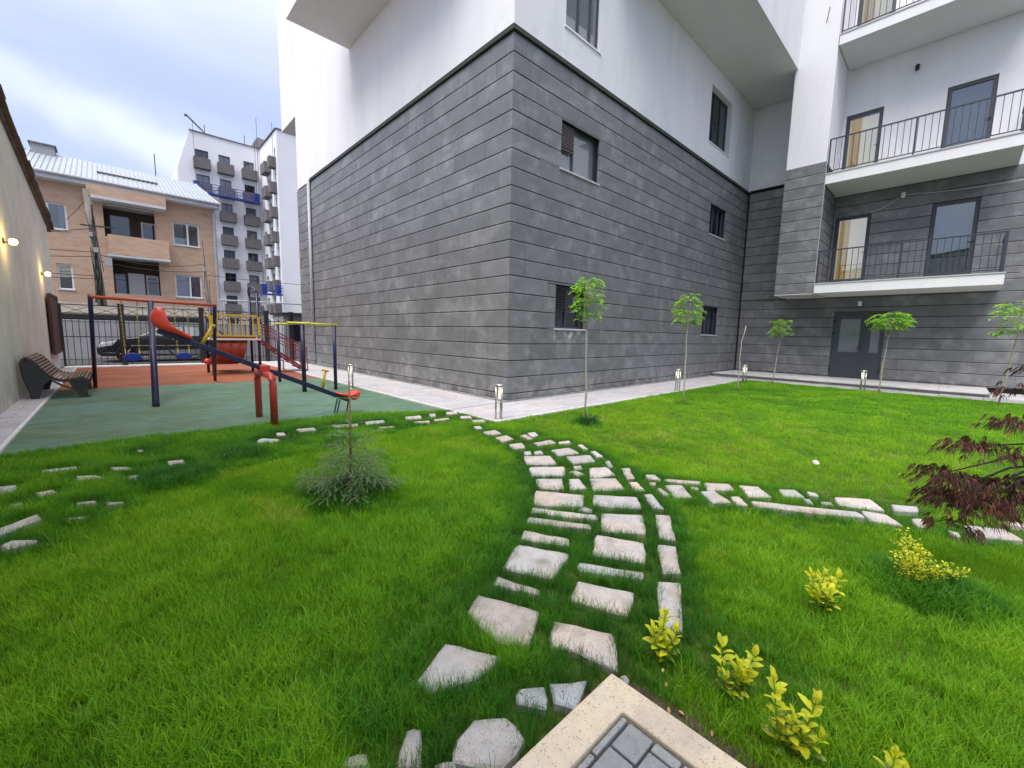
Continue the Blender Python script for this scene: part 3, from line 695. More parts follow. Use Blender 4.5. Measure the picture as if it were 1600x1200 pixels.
# ================================================================== LEFT WALL AND STREET SIDE
WX = -1.47
sw = thing('shed_building', 'long grey beige plastered shed wall with a weathered sheet roof edge on the left', 'building', (WX, 12, 0))
RT = [(-4.0, 8.3), (14.2, 5.84), (22.3, 4.74)]
mb = MB()
mb.prism([(WX-0.001, -4.0, -0.1), (WX-0.001, 21.35, -0.1), (WX-0.001, 21.35, 4.80), (WX-0.001, 14.2, 5.80), (WX-0.001, -4.0, 8.2)], (-4.0, 0, 0))
mb.build('wall', m_beige, sw)
me_ = None
mb = MB(); prof = []
for k in range(9):
    prof.append((-0.30+0.045*k*1.0, 0.014*math.sin(k*math.pi/2)))
for i in range(62):
    y0 = -4+i*0.425; z0 = 8.3+(5.84-8.3)*(y0+4)/18.2; y1 = y0+0.45; z1 = 8.3+(5.84-8.3)*(y1+4)/18.2
    if y0 > 21.9: break
    xo = random.uniform(-.02, .02); s = MB()
    s.prism([(WX+0.16+xo, y0, z0-.02), (WX+0.16+xo, y1, z1-.02), (WX+0.16+xo, y1, z1+.012), (WX+0.16+xo, y0, z0+.035)], (-0.7, 0, 0.0))
    s.prism([(WX+0.06, y0+.02, z0-.11), (WX+0.06, y1-.05, z1-.11), (WX+0.06, y1-.05, z1-.025), (WX+0.06, y0+.02, z0-.025)], (-0.1, 0, 0))
    s.build('roof_sheet', m_oldroof, sw)
def bulkhead(y, z, label):
    t = thing('wall_lamp', label, 'lamp', (WX, y, z), 'lit lamps on the plaster wall')
    mb = MB(); mb.box(WX-.005, WX+.02, y-.05, y+.05, z-.05, z+.05); mb.box(WX+.02, WX+.10, y-.012, y+.012, z-.03, z-.005); mb.build('bracket', m_iron, t)
    mb = MB(); mb.lathe((WX+.13, y, z), [(0.02, -.055), (0.05, -.04), (0.06, 0.0), (0.05, 0.04), (0.02, 0.055)], 12); mb.build('bulb', m_warm, t, smooth=True)
    l = bpy.data.lights.new('lamp_light', 'POINT'); l.energy = 4.5; l.color = (1.0, 0.68, 0.25); l.shadow_soft_size = 0.06
    lo = bpy.data.objects.new('lamp_light', l); COL.objects.link(lo); lo.parent = t; lo.location = (0.24, 0, 0.0)
bulkhead(12.75, 3.08, 'lit yellow wall lamp cut by the left picture edge, nearer of the two')
bulkhead(18.35, 2.96, 'lit yellow wall lamp near the far end of the plaster wall')

# gate leaf at the end of the wall
gt = thing('gate_leaf', 'narrow rusty brown sheet metal gate leaf standing open at the wall end', 'gate', (-1.40, 19.6, 0.7))
mb = MB(); mb.box(-1.43, -1.385, 18.6, 20.9, 0.62, 2.42); mb.build('sheet', m_gate, gt)
mb = MB(); mb.box(-1.385, -1.36, 18.6, 18.66, 0.60, 2.44); mb.box(-1.385, -1.36, 20.84, 20.9, 0.60, 2.44); mb.box(-1.385, -1.36, 18.661, 20.839, 2.38, 2.44); mb.box(-1.385, -1.36, 18.661, 20.839, 0.60, 0.66)
mb.build('frame', m_gate, gt)

# ---- black fence
FY = 21.62
fn = thing('metal_fence', 'black metal fence of upright bars with crossed top panels behind the playground', 'fence', (2, FY, 0))
b = MB(); b.bar((0, 0, 0), (0, 0, 1.79), 0.018, 0.018); bme = b.mesh('upright_bar', m_black)
b = MB(); b.box(-0.085, 0.085, -0.085, 0.085, 0, 2.30); b.box(-0.095, 0.095, -0.095, 0.095, 2.30, 2.33); pme = b.mesh('post', m_black)
posts = [0.18, 2.62, 5.0, 6.02]
for x in posts: inst('post', pme, fn, (x, FY, 0.0))
b = MB(); b.box(-0.03, 0.03, -0.03, 0.03, 0, 2.25); tme = b.mesh('thin_post', m_black)
for x in (-1.38, ): inst('thin_post', tme, fn, (x, FY, 0))
for z, n in ((0.075, 'bottom_rail'), (1.10, 'middle_rail'), (1.86, 'upper_rail'), (2.23, 'top_rail')):
    b = MB(); b.bar((-1.4, FY, z), (6.1, FY, z), 0.03, 0.03); b.build(n, m_black, fn)
x = -1.28
while x < 6.1:
    if min(abs(x-p) for p in posts) > 0.1: inst('upright_bar', bme, fn, (x, FY, 0.07))
    x += 0.165
segs = [(-1.38, -0.60), (-0.60, 0.18), (0.18, 0.80), (0.80, 1.41), (1.41, 2.02), (2.02, 2.62), (2.62, 3.22), (3.22, 3.81), (3.81, 4.41), (4.41, 5.0), (5.0, 5.5), (5.5, 6.02)]
for a_, c_ in segs:
    for (p, q) in (((a_, 1.88), (c_, 2.21)), ((a_, 2.21), (c_, 1.88))):
        b = MB(); b.bar((p[0], FY+(0.01 if p[1] > 2 else -0.01), p[1]), (q[0], FY+(0.01 if p[1] > 2 else -0.01), q[1]), 0.016, 0.016); b.build('brace', m_black, fn)
    b = MB(); b.bar((c_, FY+.001, 1.87), (c_, FY+.001, 2.22), 0.02, 0.02); b.build('strut', m_black, fn)

# ---- low wall and canopy across the street
lw = thing('street_wall', 'pale grey low wall across the street behind the parked car', 'wall', (0, 27.1, 0))
for i, x in enumerate([-9, -6, -3, 0, 3, 6]):
    mb = MB(); mb.box(x+.004, x+2.996, 27.05, 27.25, 0, 1.72); mb.build('wall_panel', m_concrete, lw)
mb = MB(); mb.box(-9.02, 9.02, 27.02, 27.28, 1.723, 1.76); mb.build('coping', m_kerbwhite, lw)
cn = thing('lean_to_canopy', 'long dark lean-to canopy roof above the pale street wall', 'canopy', (0, 28, 1.8))
mb = MB(); mb.prism([(-9, 27.0, 2.0), (-9, 29.6, 2.55), (-9, 29.6, 2.62), (-9, 27.0, 2.07)], (12.8, 0, 0)); mb.build('roof', m_pole, cn)
mb = MB(); mb.box(-9, 3.8, 27.0, 27.05, 1.80, 1.998); mb.build('fascia', m_black, cn)
for x in np.arange(-8.5, 3.9, 1.2):
    mb = MB(); mb.box(x, x+.08, 27.06, 27.14, 1.76, 2.0); mb.build('bracket', m_black, cn)
mb = MB(); mb.box(-9, 3.8, 27.3, 29.5, 1.5, 1.9); mb.build('shade_filler', m_dark, cn)  # dark box put in as the shade under the canopy

# ---- beige house
HY = 32.0
hs = thing('old_house', 'salmon coloured three storey house with pale metal roof across the street', 'house', (1, HY, 0))
ph = Plane('y', HY, -1)
hh = [(-2.30, -1.45, 6.34, 7.64), (-0.09, 2.02, 6.30, 8.1), (2.78, 4.04, 6.31, 7.63), (-2.0, -1.43, 3.34, 4.64), (0.10, 2.06, 3.30, 5.20), (2.73, 4.01, 3.30, 4.62), (-5.2, -4.0, 6.34, 7.64)]
mb = MB(); panel(ph, mb, (-7, 4.9, 0, 8.75), hh, 0.3)
mb.quad((4.9, HY, 0), (4.9, 42, 0), (4.9, 42, 8.75), (4.9, HY, 8.75)); mb.quad((-7, HY, 0), (-7, 42, 0), (-7, 42, 8.75), (-7, HY, 8.75))
mb.build('wall', m_salmon, hs)
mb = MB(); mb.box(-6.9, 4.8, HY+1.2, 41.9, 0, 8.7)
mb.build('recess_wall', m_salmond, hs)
def hwin(r, **k):
    return window(ph, hs, r, inset=0.1, fw_=0.07, frame=m_pvc, sill=0.06, **k)
def hdrape(o, u0, u1, v0, v1, n=10):
    mb = MB(); w_ = (u1-u0)/n
    for k in range(n): ph.box(mb, u0+k*w_, u0+(k+.9)*w_, v0, v1, -0.25-0.02*(k % 2), -0.23-0.02*(k % 2))
    mb.build('curtain', m_netcurtain, o)
hdrape(hwin(hh[0], mull=(-2.12,), pane=m_glass), -1.75, -1.47, 6.36, 7.62, 6); hdrape(hwin(hh[2], mull=(3.48,), pane=m_glass), 2.80, 3.30, 6.33, 7.61)
hdrape(hwin(hh[3], pane=m_glass), -1.98, -1.45, 3.36, 3.95)
hwin(hh[6], mull=(-4.6,), pane=m_glassdark)
o = hwin(hh[5], mull=(3.45,), pane=m_glass)
mb = MB()
for k in range(26): ph.box(mb, 2.76+k*0.048, 2.76+k*0.048+.044, 3.33, 4.60, -0.26-0.02*(k % 2), -0.24-0.02*(k % 2))
mb.build('curtain', m_curtain, o)
# recessed loggias: back windows
pb = Plane('y', HY+1.2, -1)
o = window(pb, hs, (0.12, 1.0, 6.4, 7.7), inset=-0.07, fw_=0.06, frame=m_frame, pane=m_glassdark)
o = window(pb, hs, (1.45, 2.1, 6.4, 7.5), inset=-0.07, fw_=0.07, frame=m_pvc, pane=m_glassdark)
mb = MB(); pb.box(mb, 0.72, 1.42, 3.0, 4.55, 0.01, 0.06); mb.build('loggia_door', m_pvc, hs)
o = window(pb, hs, (1.50, 2.05, 3.35, 4.5), inset=-0.07, fw_=0.06, frame=m_pvc, pane=m_glassdark)
o = window(pb, hs, (0.12, 0.66, 3.3, 4.5), inset=-0.07, fw_=0.06, frame=m_frame, pane=m_glassdark)
mb = MB(); mb.box(0.0, 2.10, HY-.3, HY+1.19, 5.2, 5.28); mb.box(-0.1, 2.1, HY+.01, HY+1.19, 3.22, 3.29); mb.build('loggia_floor', m_concrete, hs)
mb = MB(); mb.prism([(0.0, 31.15, 5.30), (2.5, 31.15, 5.28), (2.5, 31.15, 6.30), (0.0, 31.15, 6.30)], (0, 0.84, 0)); bal = mb.build('balcony_parapet', m_salmon, hs)
mb = MB(); mb.box(-0.04, 2.54, 31.12, 31.99, 5.18, 5.275); mb.build('balcony_slab', m_eave, bal)
mb = MB(); mb.box(-0.64, 2.50, 31.15, 31.99, 8.16, 8.66); cnp = mb.build('balcony_canopy', m_salmon, hs)
mb = MB(); mb.box(-0.5, 2.48, 31.12, 31.98, 8.02, 8.155); mb.build('canopy_edge', m_eave, cnp)
mb = MB(); mb.box(-0.1, 2.1, 32.01, 33.1, 7.95, 8.0); mb.build('canopy_soffit', m_eave, cnp)
# roof
mb = MB()
mb.add([(-7.4, 31.35, 8.98), (5.05, 31.35, 8.98), (5.05, 42.6, 8.98), (-7.4, 42.6, 8.98), (-4.6, 36.4, 11.15), (4.6, 36.4, 11.15)],
       [(0, 1, 5, 4), (1, 2, 5), (2, 3, 4, 5), (3, 0, 4), (0, 3, 2, 1)])
rf = mb.build('roof', m_roof, hs)
rib = MB()
for k in range(62):
    x0 = -7.2+k*0.20; t = min(1, max(0, (x0+7.4)/2.8))
    if x0 > 4.95: break
    t2 = 1 if x0 < 4.6 else (5.05-x0)/0.45
    t = min(t, t2)
    rib.bar((x0, 31.35, 9.0), (x0, 31.35+5.05*t, 9.0+2.17*t), 0.03, 0.05)
rib.build('roof_seam', m_roof, rf, kind='stuff')
mb = MB(); mb.bar((-0.2, 33.3, 9.88), (2.35, 33.3, 9.88), 0.12, 0.07); mb.build('snow_guard', m_pole, rf)
mb = MB(); mb.box(-2.75, -1.85, 35.7, 36.7, 10.6, 11.35); ch = mb.build('chimney', m_concrete, rf)
mb = MB(); mb.box(-2.83, -1.77, 35.62, 36.78, 11.352, 11.42); mb.build('cap', m_pole, ch)
mb = MB(); mb.tube([(2.5, 36.2, 11.1), (2.5, 36.2, 12.4)], 0.025, 5); mb.build('antenna', m_wire, rf)
mb = MB(); mb.box(-7.4, 5.05, 31.36, 31.99, 8.66, 8.90); mb.build('eave', m_eave, hs)
mb = MB(); mb.tube([(-7.4, 31.28, 8.93), (5.08, 31.28, 8.90)], 0.075, 8); mb.build('gutter', m_pipe, hs)
mb = MB(); mb.tube([(4.95, 31.3, 8.85), (4.78, 31.9, 8.45), (4.78, 31.9, 0.1)], 0.07, 8); mb.build('downpipe', m_pipe, hs)

# ---- white tower under construction
TY = 62.0
tw = thing('tower_block', 'tall white apartment tower under construction with rows of small grey balconies', 'building', (12, TY, 0))
cols = [(7.9, 9.17, 7.67, 9.25), (10.14, 11.3, 9.93, 11.55), (12.66, 13.78, 12.4, 14.0)]
rows = [21.85-2.72*k for k in range(8)]
holes = []
for (a_, c_, _, _) in cols:
    for z in rows: holes.append((a_, c_, z-2.1, z))
pt = Plane('y', TY, -1)
mb = MB(); panel(pt, mb, (7.48, 14.45, 0, 23.7), holes, 0.5)
mb.quad((7.478, TY, 23.7), (6.22, TY, 19.4), (6.22, TY, 0), (7.478, TY, 0))
mb.quad((6.22, TY, 0), (6.22, TY, 19.4), (6.22, TY+14, 19.4), (6.22, TY+14, 0)); mb.quad((6.22, TY, 19.4), (7.478, TY, 23.7), (7.478, TY+14, 23.7), (6.22, TY+14, 19.4))
mb.quad((7.478, TY, 23.7), (14.45, TY, 23.7), (14.45, TY+14, 23.7), (7.478, TY+14, 23.7))
hw = []
for z in rows:
    hw += [(60.2, 61.4, z-1.3, z-.1), (57.4, 58.7, z-1.9, z), (55.15, 55.75, z-1.9, z+.1)]
pwg = Plane('x', 14.452, -1)
panel(pwg, mb, (54.5, TY, 0, 23.7), hw, 0.5)
mb.quad((14.452, 54.5, 0), (26, 54.5, 0), (26, 54.5, 23.7), (14.452, 54.5, 23.7))
mb.quad((14.452, 54.5, 23.7), (26, 54.5, 23.7), (26, TY+14, 23.7), (14.452, TY+14, 23.7))
mb.build('wall', m_tower, tw)
mb = MB(); mb.box(7.5, 14.4, TY+0.55, TY+13, 0, 23.5); mb.box(15.0, 25.9, 54.7, TY+13, 0, 23.5); mb.build('interior', m_dark, tw)
mb = MB()
mb.bar((7.45, 61.95, 23.74), (14.4, 61.95, 23.74), 0.2, 0.08); mb.bar((14.4, 62, 23.74), (14.4, 54.45, 23.74), 0.2, 0.08); mb.bar((14.4, 54.45, 23.74), (26, 54.45, 23.74), 0.2, 0.08)
mb.build('parapet_cap', m_pole, tw)
for ci, (a_, c_, b0, b1) in enumerate(cols):
    for ri, z in enumerate(rows):
        f = MB()
        for r in sub_rects((a_, c_, z-2.1, z), [(a_+.06, c_-.06, z-2.05, z-.06)]): pt.box(f, *r, -0.30, -0.24)
        pt.box(f, (a_+c_)/2-.03, (a_+c_)/2+.03, z-2.04, z-.07, -0.29, -0.25)
        f = f.build('window', m_frame, tw)
        p = MB(); pt.box(p, a_+.03, c_-.03, z-2.08, z-.03, -0.28, -0.275); p.build('pane', m_glassgrey if (ci+ri) % 3 else m_glassdark, f)
        q = MB(); q.box(b0, b1, TY-.75, TY-.01, z-2.20, z-2.08); q.box(b0, b0+.06, TY-.75, TY-.01, z-2.079, z-1.05); q.box(b1-.06, b1, TY-.75, TY-.01, z-2.079, z-1.05)
        q.box(b0+.061, b1-.061, TY-.75, TY-.70, z-2.079, z-1.05); q.build('balcony', m_towerbal, tw)
for ri, z in enumerate(rows):
    for (a_, c_) in ((57.1, 59.0), (55.0, 55.9)):
        q = MB(); q.box(13.75, 14.44, a_, c_, z-2.15, z-1.0); q.build('balcony', m_towerbal, tw)
    f = MB(); pwg.box(f, 60.2, 61.4, z-1.3, z-.1, -0.3, -0.26); f.build('window', m_glassdark, tw)
    f = MB(); pwg.box(f, 57.4, 58.7, z-1.9, z, -0.3, -0.26); f.build('window', m_glassdark, tw)
mb = MB(); mb.prism([(13.9, 66, 23.75), (17.5, 66, 23.75), (17.2, 66, 26.3), (15.2, 66, 26.6)], (0, 3, 0)); mb.build('roof_structure', m_towerbal, tw)
for (x, y, dx) in ((9.0, 62.5, -1.9), (16.4, 55.2, -1.1)):
    mb = MB(); mb.bar((x, y, 23.7), (x, y, 24.9), 0.08, 0.08); mb.bar((x, y, 24.0), (x+dx, y-2.0, 24.7), 0.12, 0.12); mb.bar((x+dx, y-2.0, 24.7), (x+dx, y-2.0, 24.5), 0.25, 0.25); mb.build('hoist_arm', m_pole, tw)
mb = MB(); mb.bar((13.0, 62.5, 23.7), (13.0, 62.5, 25.0), 0.08, 0.08); mb.build('roof_rod', m_pole, tw)
def cradle(x0, x1, y, z, label, top):
    t = thing('work_platform', label, 'work platform', ((x0+x1)/2, y, z), 'hanging work platforms')
    mb = MB(); mb.box(x0, x1, y-.5, y+.3, z, z+.16); mb.build('deck', m_blue, t)
    mb = MB()
    for zz in (0.5, 0.8, 1.1):
        mb.bar((x0, y-.5, z+zz), (x1, y-.5, z+zz), .05, .05)
    n = int((x1-x0)/0.8)
    for k in range(n+1):
        x = x0+(x1-x0)*k/n; mb.bar((x, y-.5, z+.16), (x, y-.5, z+1.12), .05, .05)
        if k < n: mb.bar((x, y-.5, z+.16), (x+(x1-x0)/n, y-.5, z+.8), .035, .035)
    mb.build('guard_rail', m_blue, t)
    mb = MB(); mb.box(x0+.1, x0+.55, y-.35, y+.1, z+.162, z+1.2); mb.box(x1-.55, x1-.1, y-.35, y+.1, z+.162, z+1.2); mb.build('hoist_motor', m_blue, t)
    mb = MB(); mb.bar((x0+.3, y, z+1.2), (x0+.3, y, top), .03, .03); mb.bar((x1-.3, y, z+1.2), (x1-.3, y, top), .03, .03); mb.build('cable', m_wire, t)
cradle(7.4, 14.0, 60.9, 16.75, 'long blue hanging work platform high on the white tower', 24.4)
cradle(12.1, 14.2, 54.0, 5.35, 'short blue hanging work platform low on the tower behind the climbing frame', 24.0)

# ---- utility poles and wires
def upole(name, label, pts, r, extra):
    t = thing(name, label, 'pole', pts[0])
    mb = MB(); mb.tube(pts, r, 10); mb.build('shaft', m_pole, t, smooth=True)
    mb = MB()
    for p, q in extra['arms']: mb.bar(p, q, 0.06, 0.06)
    if extra['arms']: mb.build('crossarm', m_iron, t)
    mb = MB(); rr = random.Random(4)
    for k in range(extra['n']):
        z0 = rr.uniform(3.2, 7.2); p = Vector(pts[0]).lerp(Vector(pts[1]), z0/pts[1][2])
        a_ = rr.uniform(0, 6.28); q = p+Vector((math.cos(a_)*.16, -abs(math.sin(a_))*.16-.05, 0))
        mb.tube([q, q+Vector((rr.uniform(-.15, .2), -.05, -1.2)), q+Vector((rr.uniform(-.2, .35), 0, -2.6))], 0.012, 4)
    mb.build('cable_bundle', m_wire, t)
    for (dx, z, s) in extra['boxes']:
        p = Vector(pts[0]).lerp(Vector(pts[1]), z/pts[1][2]); mb = MB(); mb.box(p.x+dx-s/2, p.x+dx+s/2, p.y-.35, p.y-.12, z-s*.7, z+s*.7); mb.build('junction_box', m_concrete, t)
upole('utility_pole', 'thick leaning utility pole wrapped in cables in front of the salmon house balcony', [(-0.30, 29.0, 0), (-0.60, 29.0, 7.9)], [0.20, 0.12],
      dict(arms=[((-0.9, 28.8, 6.2), (0.3, 28.8, 6.25)), ((-0.45, 28.85, 6.2), (-0.45, 28.85, 7.2))], n=16, boxes=[(0.05, 5.1, 0.16), (0.42, 4.6, 0.28), (-.05, 5.8, 0.14)]))
upole('utility_pole', 'thin dark utility pole beside the purple curtained window', [(4.02, 29.0, 0), (3.76, 29.0, 5.5)], [0.09, 0.06],
      dict(arms=[], n=3, boxes=[(0.0, 4.7, 0.16)]))
wires = [((-0.5, 28.8, 6.1), (-8, 24, 4.2), 0.3), ((-0.5, 28.8, 5.0), (-8, 26, 4.6), 0.12), ((-0.45, 28.8, 4.8), (-8, 27, 4.0), 0.1), ((-0.4, 28.8, 3.9), (-8, 28, 3.75), 0.06),
         ((-0.4, 28.8, 3.75), (-8, 28, 3.5), 0.05), ((-0.35, 28.8, 4.9), (3.8, 28.9, 5.0), 0.30), ((-0.35, 28.8, 4.6), (3.8, 28.9, 4.6), 0.20), ((3.8, 28.9, 4.4), (14, 27, 4.3), 0.1), ((-0.5, 28.8, 7.6), (-1.45, 31.9, 6.9), 0.05)]
WL = ['thin black wire from the thick pole rising left toward the shed roof', 'slack black wire leaving the thick pole left, second from the top', 'thin black wire leaving the thick pole left above the lit window', 'lower thin wire passing left across the small lit window',
      'lowest thin wire crossing left over the small lit window', 'black wire sagging between the thick and the thin pole under the balcony', 'second lower black wire between the two poles', 'thin wire running right from the thin pole across the tower', 'short wire from the pole top to the salmon wall']
for (p, q, s), lb in zip(wires, WL):
    mb = MB(); mb.tube(sag(p, q, s), 0.014, 4, cap=False); tag(mb.build('overhead_wire', m_wire), lb, 'wire', 'wires on the utility poles')
# slim metal frame carrying a rail beyond the fence
mf = thing('pipe_gantry', 'slim grey pipe gantry beyond the fence in front of the tower', 'pipe', (5, 27.6, 0))
mb = MB(); mb.tube([(4.25, 27.6, 0), (4.25, 27.6, 3.0)], 0.05, 8); mb.tube([(4.45, 27.9, 0), (4.45, 27.9, 3.0)], 0.04, 8); mb.build('upright', m_pipe, mf)
mb = MB(); mb.tube([(4.2, 27.6, 3.02), (12, 27.6, 3.08)], 0.045, 8); mb.build('rail', m_pipe, mf)
# small white kiosk right of the fence
ks = thing('street_kiosk', 'small grey kiosk seen in the gap between the fence and the slate building', 'kiosk', (7.4, 25, 0))
mb = MB(); mb.box(6.6, 9.5, 25, 27, 0, 2.3); mb.build('wall', m_concrete, ks)
mb = MB(); mb.box(6.5, 9.6, 24.8, 27.2, 2.301, 2.42); mb.build('roof', m_iron, ks)
mb = MB(); mb.box(6.9, 8.2, 24.96, 24.998, 0.9, 1.9); mb.build('window', m_glassdark, ks)
# ================================================================== PLAYGROUND
def base(pts, r=0.045, z=0.012):
    return pts
swf = thing('playground_swing', 'swing frame with orange red crossbar and navy legs in front of the fence', 'swing set', (0.7, 12.5, 0))
mb = MB(); mb.tube([(-0.36, 12.5, 2.10), (1.80, 12.5, 2.05)], 0.036, 10); mb.build('crossbar', m_orange, swf, smooth=True)
for (p, q, r) in (((-0.345, 12.5, 2.13), (-0.45, 14.28, 0.01), 0.04), ((0.607, 12.5, 2.06), (0.46, 10.27, 0.01), 0.055), ((1.79, 12.5, 2.06), (1.98, 14.5, 0.01), 0.04)):
    mb = MB(); mb.tube([p, q], r, 12); mb.build('leg', m_navy, swf, smooth=True)
for x in (0.12, 0.38, 1.0, 1.27):
    mb = MB(); mb.tube([(x, 12.5, 2.075-0.02*x), (x, 12.5, 1.985-.02*x)], 0.014, 6); mb.lathe((x, 12.5, 1.97-.02*x), [(0.02, 0), (0.03, .012), (.02, .024)], 8); mb.build('hook', m_steel, swf)
def swing(xa, xb, z, dy, label):
    t = thing('swing', label, 'swing', ((xa+xb)/2, 12.5, z), 'swings on the orange crossbar')
    for x, xs in ((xa, xa+.02), (xb, xb-.02)):
        mb = MB(); n = 22
        p0 = Vector((x, 12.5, 1.96)); p1 = Vector((xs, 12.5+dy, z+.05))
        for k in range(n):
            a_, b_ = p0.lerp(p1, k/n), p0.lerp(p1, (k+.92)/n)
            o_ = Vector((0.010, 0, 0)) if k % 2 else Vector((0, 0.010, 0))
            mb.tube([a_-o_, b_-o_], 0.006, 4); mb.tube([a_+o_, b_+o_], 0.006, 4)
        mb.build('chain', m_chain, t)
        mb = MB(); mb.bar((xs, 12.4+dy, z-.02), (xs, 12.5+dy, z+.06), .012, .012); mb.bar((xs, 12.6+dy, z-.02), (xs, 12.5+dy, z+.06), .012, .012); mb.build('bracket', m_chain, t)
    mb = MB(); n = 8
    top = [(xa-.02+(xb-xa+.04)*k/n, z-0.10+0.09*math.sin(math.pi*k/n)**.6) for k in range(n+1)]
    poly = [(x, 12.37+dy, zz) for x, zz in top]+[(x, 12.37+dy, z-.15-.03*math.sin(math.pi*k/n)) for k, (x, zz) in reversed(list(enumerate(top)))]
    mb.prism(poly, (0, 0.26, 0)); bevel(mb.build('seat', m_seatblue, t), 0.008)
swing(0.10, 0.37, 0.93, -0.05, 'left blue swing seat hanging on yellow chains from the orange bar')
swing(1.01, 1.26, 0.93, 0.06, 'right blue swing seat hanging on yellow chains from the orange bar')

# seesaw
ss = thing('seesaw', 'navy seesaw with red moulded seats on a red bent pipe support', 'seesaw', (1.69, 7.6, 0))
mb = MB()
arc = [(1.70, 8.10, 0.01), (1.70, 8.10, 0.62)]+[(1.70, 8.10-0.14*(1-math.cos(a_)), 0.62+0.14*math.sin(a_)) for a_ in np.linspace(0.2, math.pi/2, 6)]
arc += [(1.69, 7.24+0.14*(1-math.cos(a_))+0.0, 0.62+0.14*math.sin(a_)) for a_ in np.linspace(math.pi/2, 0.2, 6)]+[(1.69, 7.10+.14, 0.62)]
arc = [(1.70, 8.10, 0.01), (1.70, 8.10, 0.64)]+[(1.70, 7.95+0.15*math.cos(a_), 0.64+0.15*math.sin(a_)) for a_ in np.linspace(0.3, math.pi/2, 5)]+[(1.69, 7.25-0.15*math.cos(a_), 0.64+0.15*math.sin(a_)) for a_ in np.linspace(math.pi/2, 0.3, 5)]+[(1.69, 7.10, 0.64), (1.69, 7.10, 0.01)]
mb.tube(arc, 0.052, 14); mb.build('support', m_redpaint, ss, smooth=True)
mb = MB(); mb.box(1.62, 1.76, 7.50, 7.70, 0.79, 0.93); bevel(mb.build('pivot_clamp', m_redpaint, ss), 0.01)
Ple, Pue = Vector((3.06, 7.6, 0.235)), Vector((0.42, 7.6, 1.455))
mb = MB(); mb.bar(Ple, Pue, 0.07, 0.075); bevel(mb.build('beam', m_navy, ss), 0.008)
def sseat(P, sgn, q=1.0):
    d = (Pue-Ple).normalized(); up_ = Vector((0, 1, 0)).cross(d); up_ = up_ if up_.z > 0 else -up_
    # moulded seat: dished plate with a raised back at the outer end
    prof = [(-0.42, .035), (-0.30, .05), (-0.16, .04), (0.03, .02), (0.13, .08), (0.17, .22), (0.14, .33), (0.08, .36), (0.02, .30), (-0.05, .18), (-0.2, .11), (-0.3, .12), (-0.42, .09)]
    e = d*sgn
    vs = []; n = len(prof)
    for yy, s_ in ((-0.17, .85), (-0.10, 1.0), (0.0, .93), (0.10, 1.0), (0.17, .85)):
        for (u_, v_) in prof:
            vs.append(P+e*u_*q+up_*(v_*s_*q+(.0))+Vector((0, yy*(1.0 if u_ < .0 else .8), 0)))
    fs = []
    for j in range(4):
        for i in range(n): fs.append((j*n+i, j*n+(i+1) % n, (j+1)*n+(i+1) % n, (j+1)*n+i))
    fs += [tuple(range(n)), tuple(reversed(range(4*n, 5*n)))]
    mb = MB(); mb.add(vs, fs); o = mb.build('seat', m_seatred, ss, smooth=True)
    md = o.modifiers.new('s', 'SUBSURF'); md.levels = 1; md.render_levels = 1
    h = P-e*0.52
    mb = MB(); top = h+up_*0.34+e*(-0.10 if sgn < 0 else -.02)
    mb.tube([h+Vector((0, 0, 0)), top], 0.024, 8); mb.tube([top+Vector((0, -.12, 0)), top+Vector((0, .12, 0))], 0.020, 8); mb.build('handle', m_yellow, ss, smooth=True)
sseat(Pue, 1, .92); sseat(Ple, -1, .66)
mb = MB(); c = Ple+Vector((-0.28, 0, 0.08))
mb.tube([c+Vector((0.18*math.cos(a_)*-1, 0.0, -0.05-0.20*math.sin(a_))) for a_ in np.linspace(0, math.pi, 12)], 0.012, 6)
mb = MB()
for yy in (-.06, .06): mb.tube([Ple+Vector((-0.20, yy, .04)), Ple+Vector((-0.26, yy, -0.22))], 0.012, 6); 
mb.tube([Ple+Vector((-0.02, 0, .0)), Ple+Vector((-0.06, 0, -0.20))], 0.012, 6); mb.build('stop_leg', m_iron, ss)
mb = MB(); c = Pue+Vector((0.33, 0, -0.14))
mb.tube([c+Vector((0.26*math.cos(a_), 0.0, -0.26*math.sin(a_))) for a_ in np.linspace(-.1, math.pi+.1, 16)], 0.011, 6); mb.build('foot_loop', m_iron, ss)

# turning bars
tb = thing('pull_up_bars', 'lemon yellow pull up bars on three navy posts beside the slate wall', 'exercise bars', (3.6, 11.5, 0))
for (x, y, h, r) in ((3.35, 13.29, 1.64, .04), (3.27, 10.85, 1.63, .05), (4.02, 10.85, 1.62, .042)):
    mb = MB(); mb.tube([(x, y, 0.01), (x, y, h)], r, 12); mb.build('post', m_navy, tb, smooth=True)
mb = MB(); mb.tube([(3.36, 13.75, 1.66), (3.26, 10.3, 1.66)], 0.026, 8); mb.build('bar', m_lemon, tb, smooth=True)
mb = MB(); mb.tube([(2.95, 10.86, 1.67), (4.12, 10.86, 1.645)], 0.026, 8); mb.build('bar', m_lemon, tb, smooth=True)

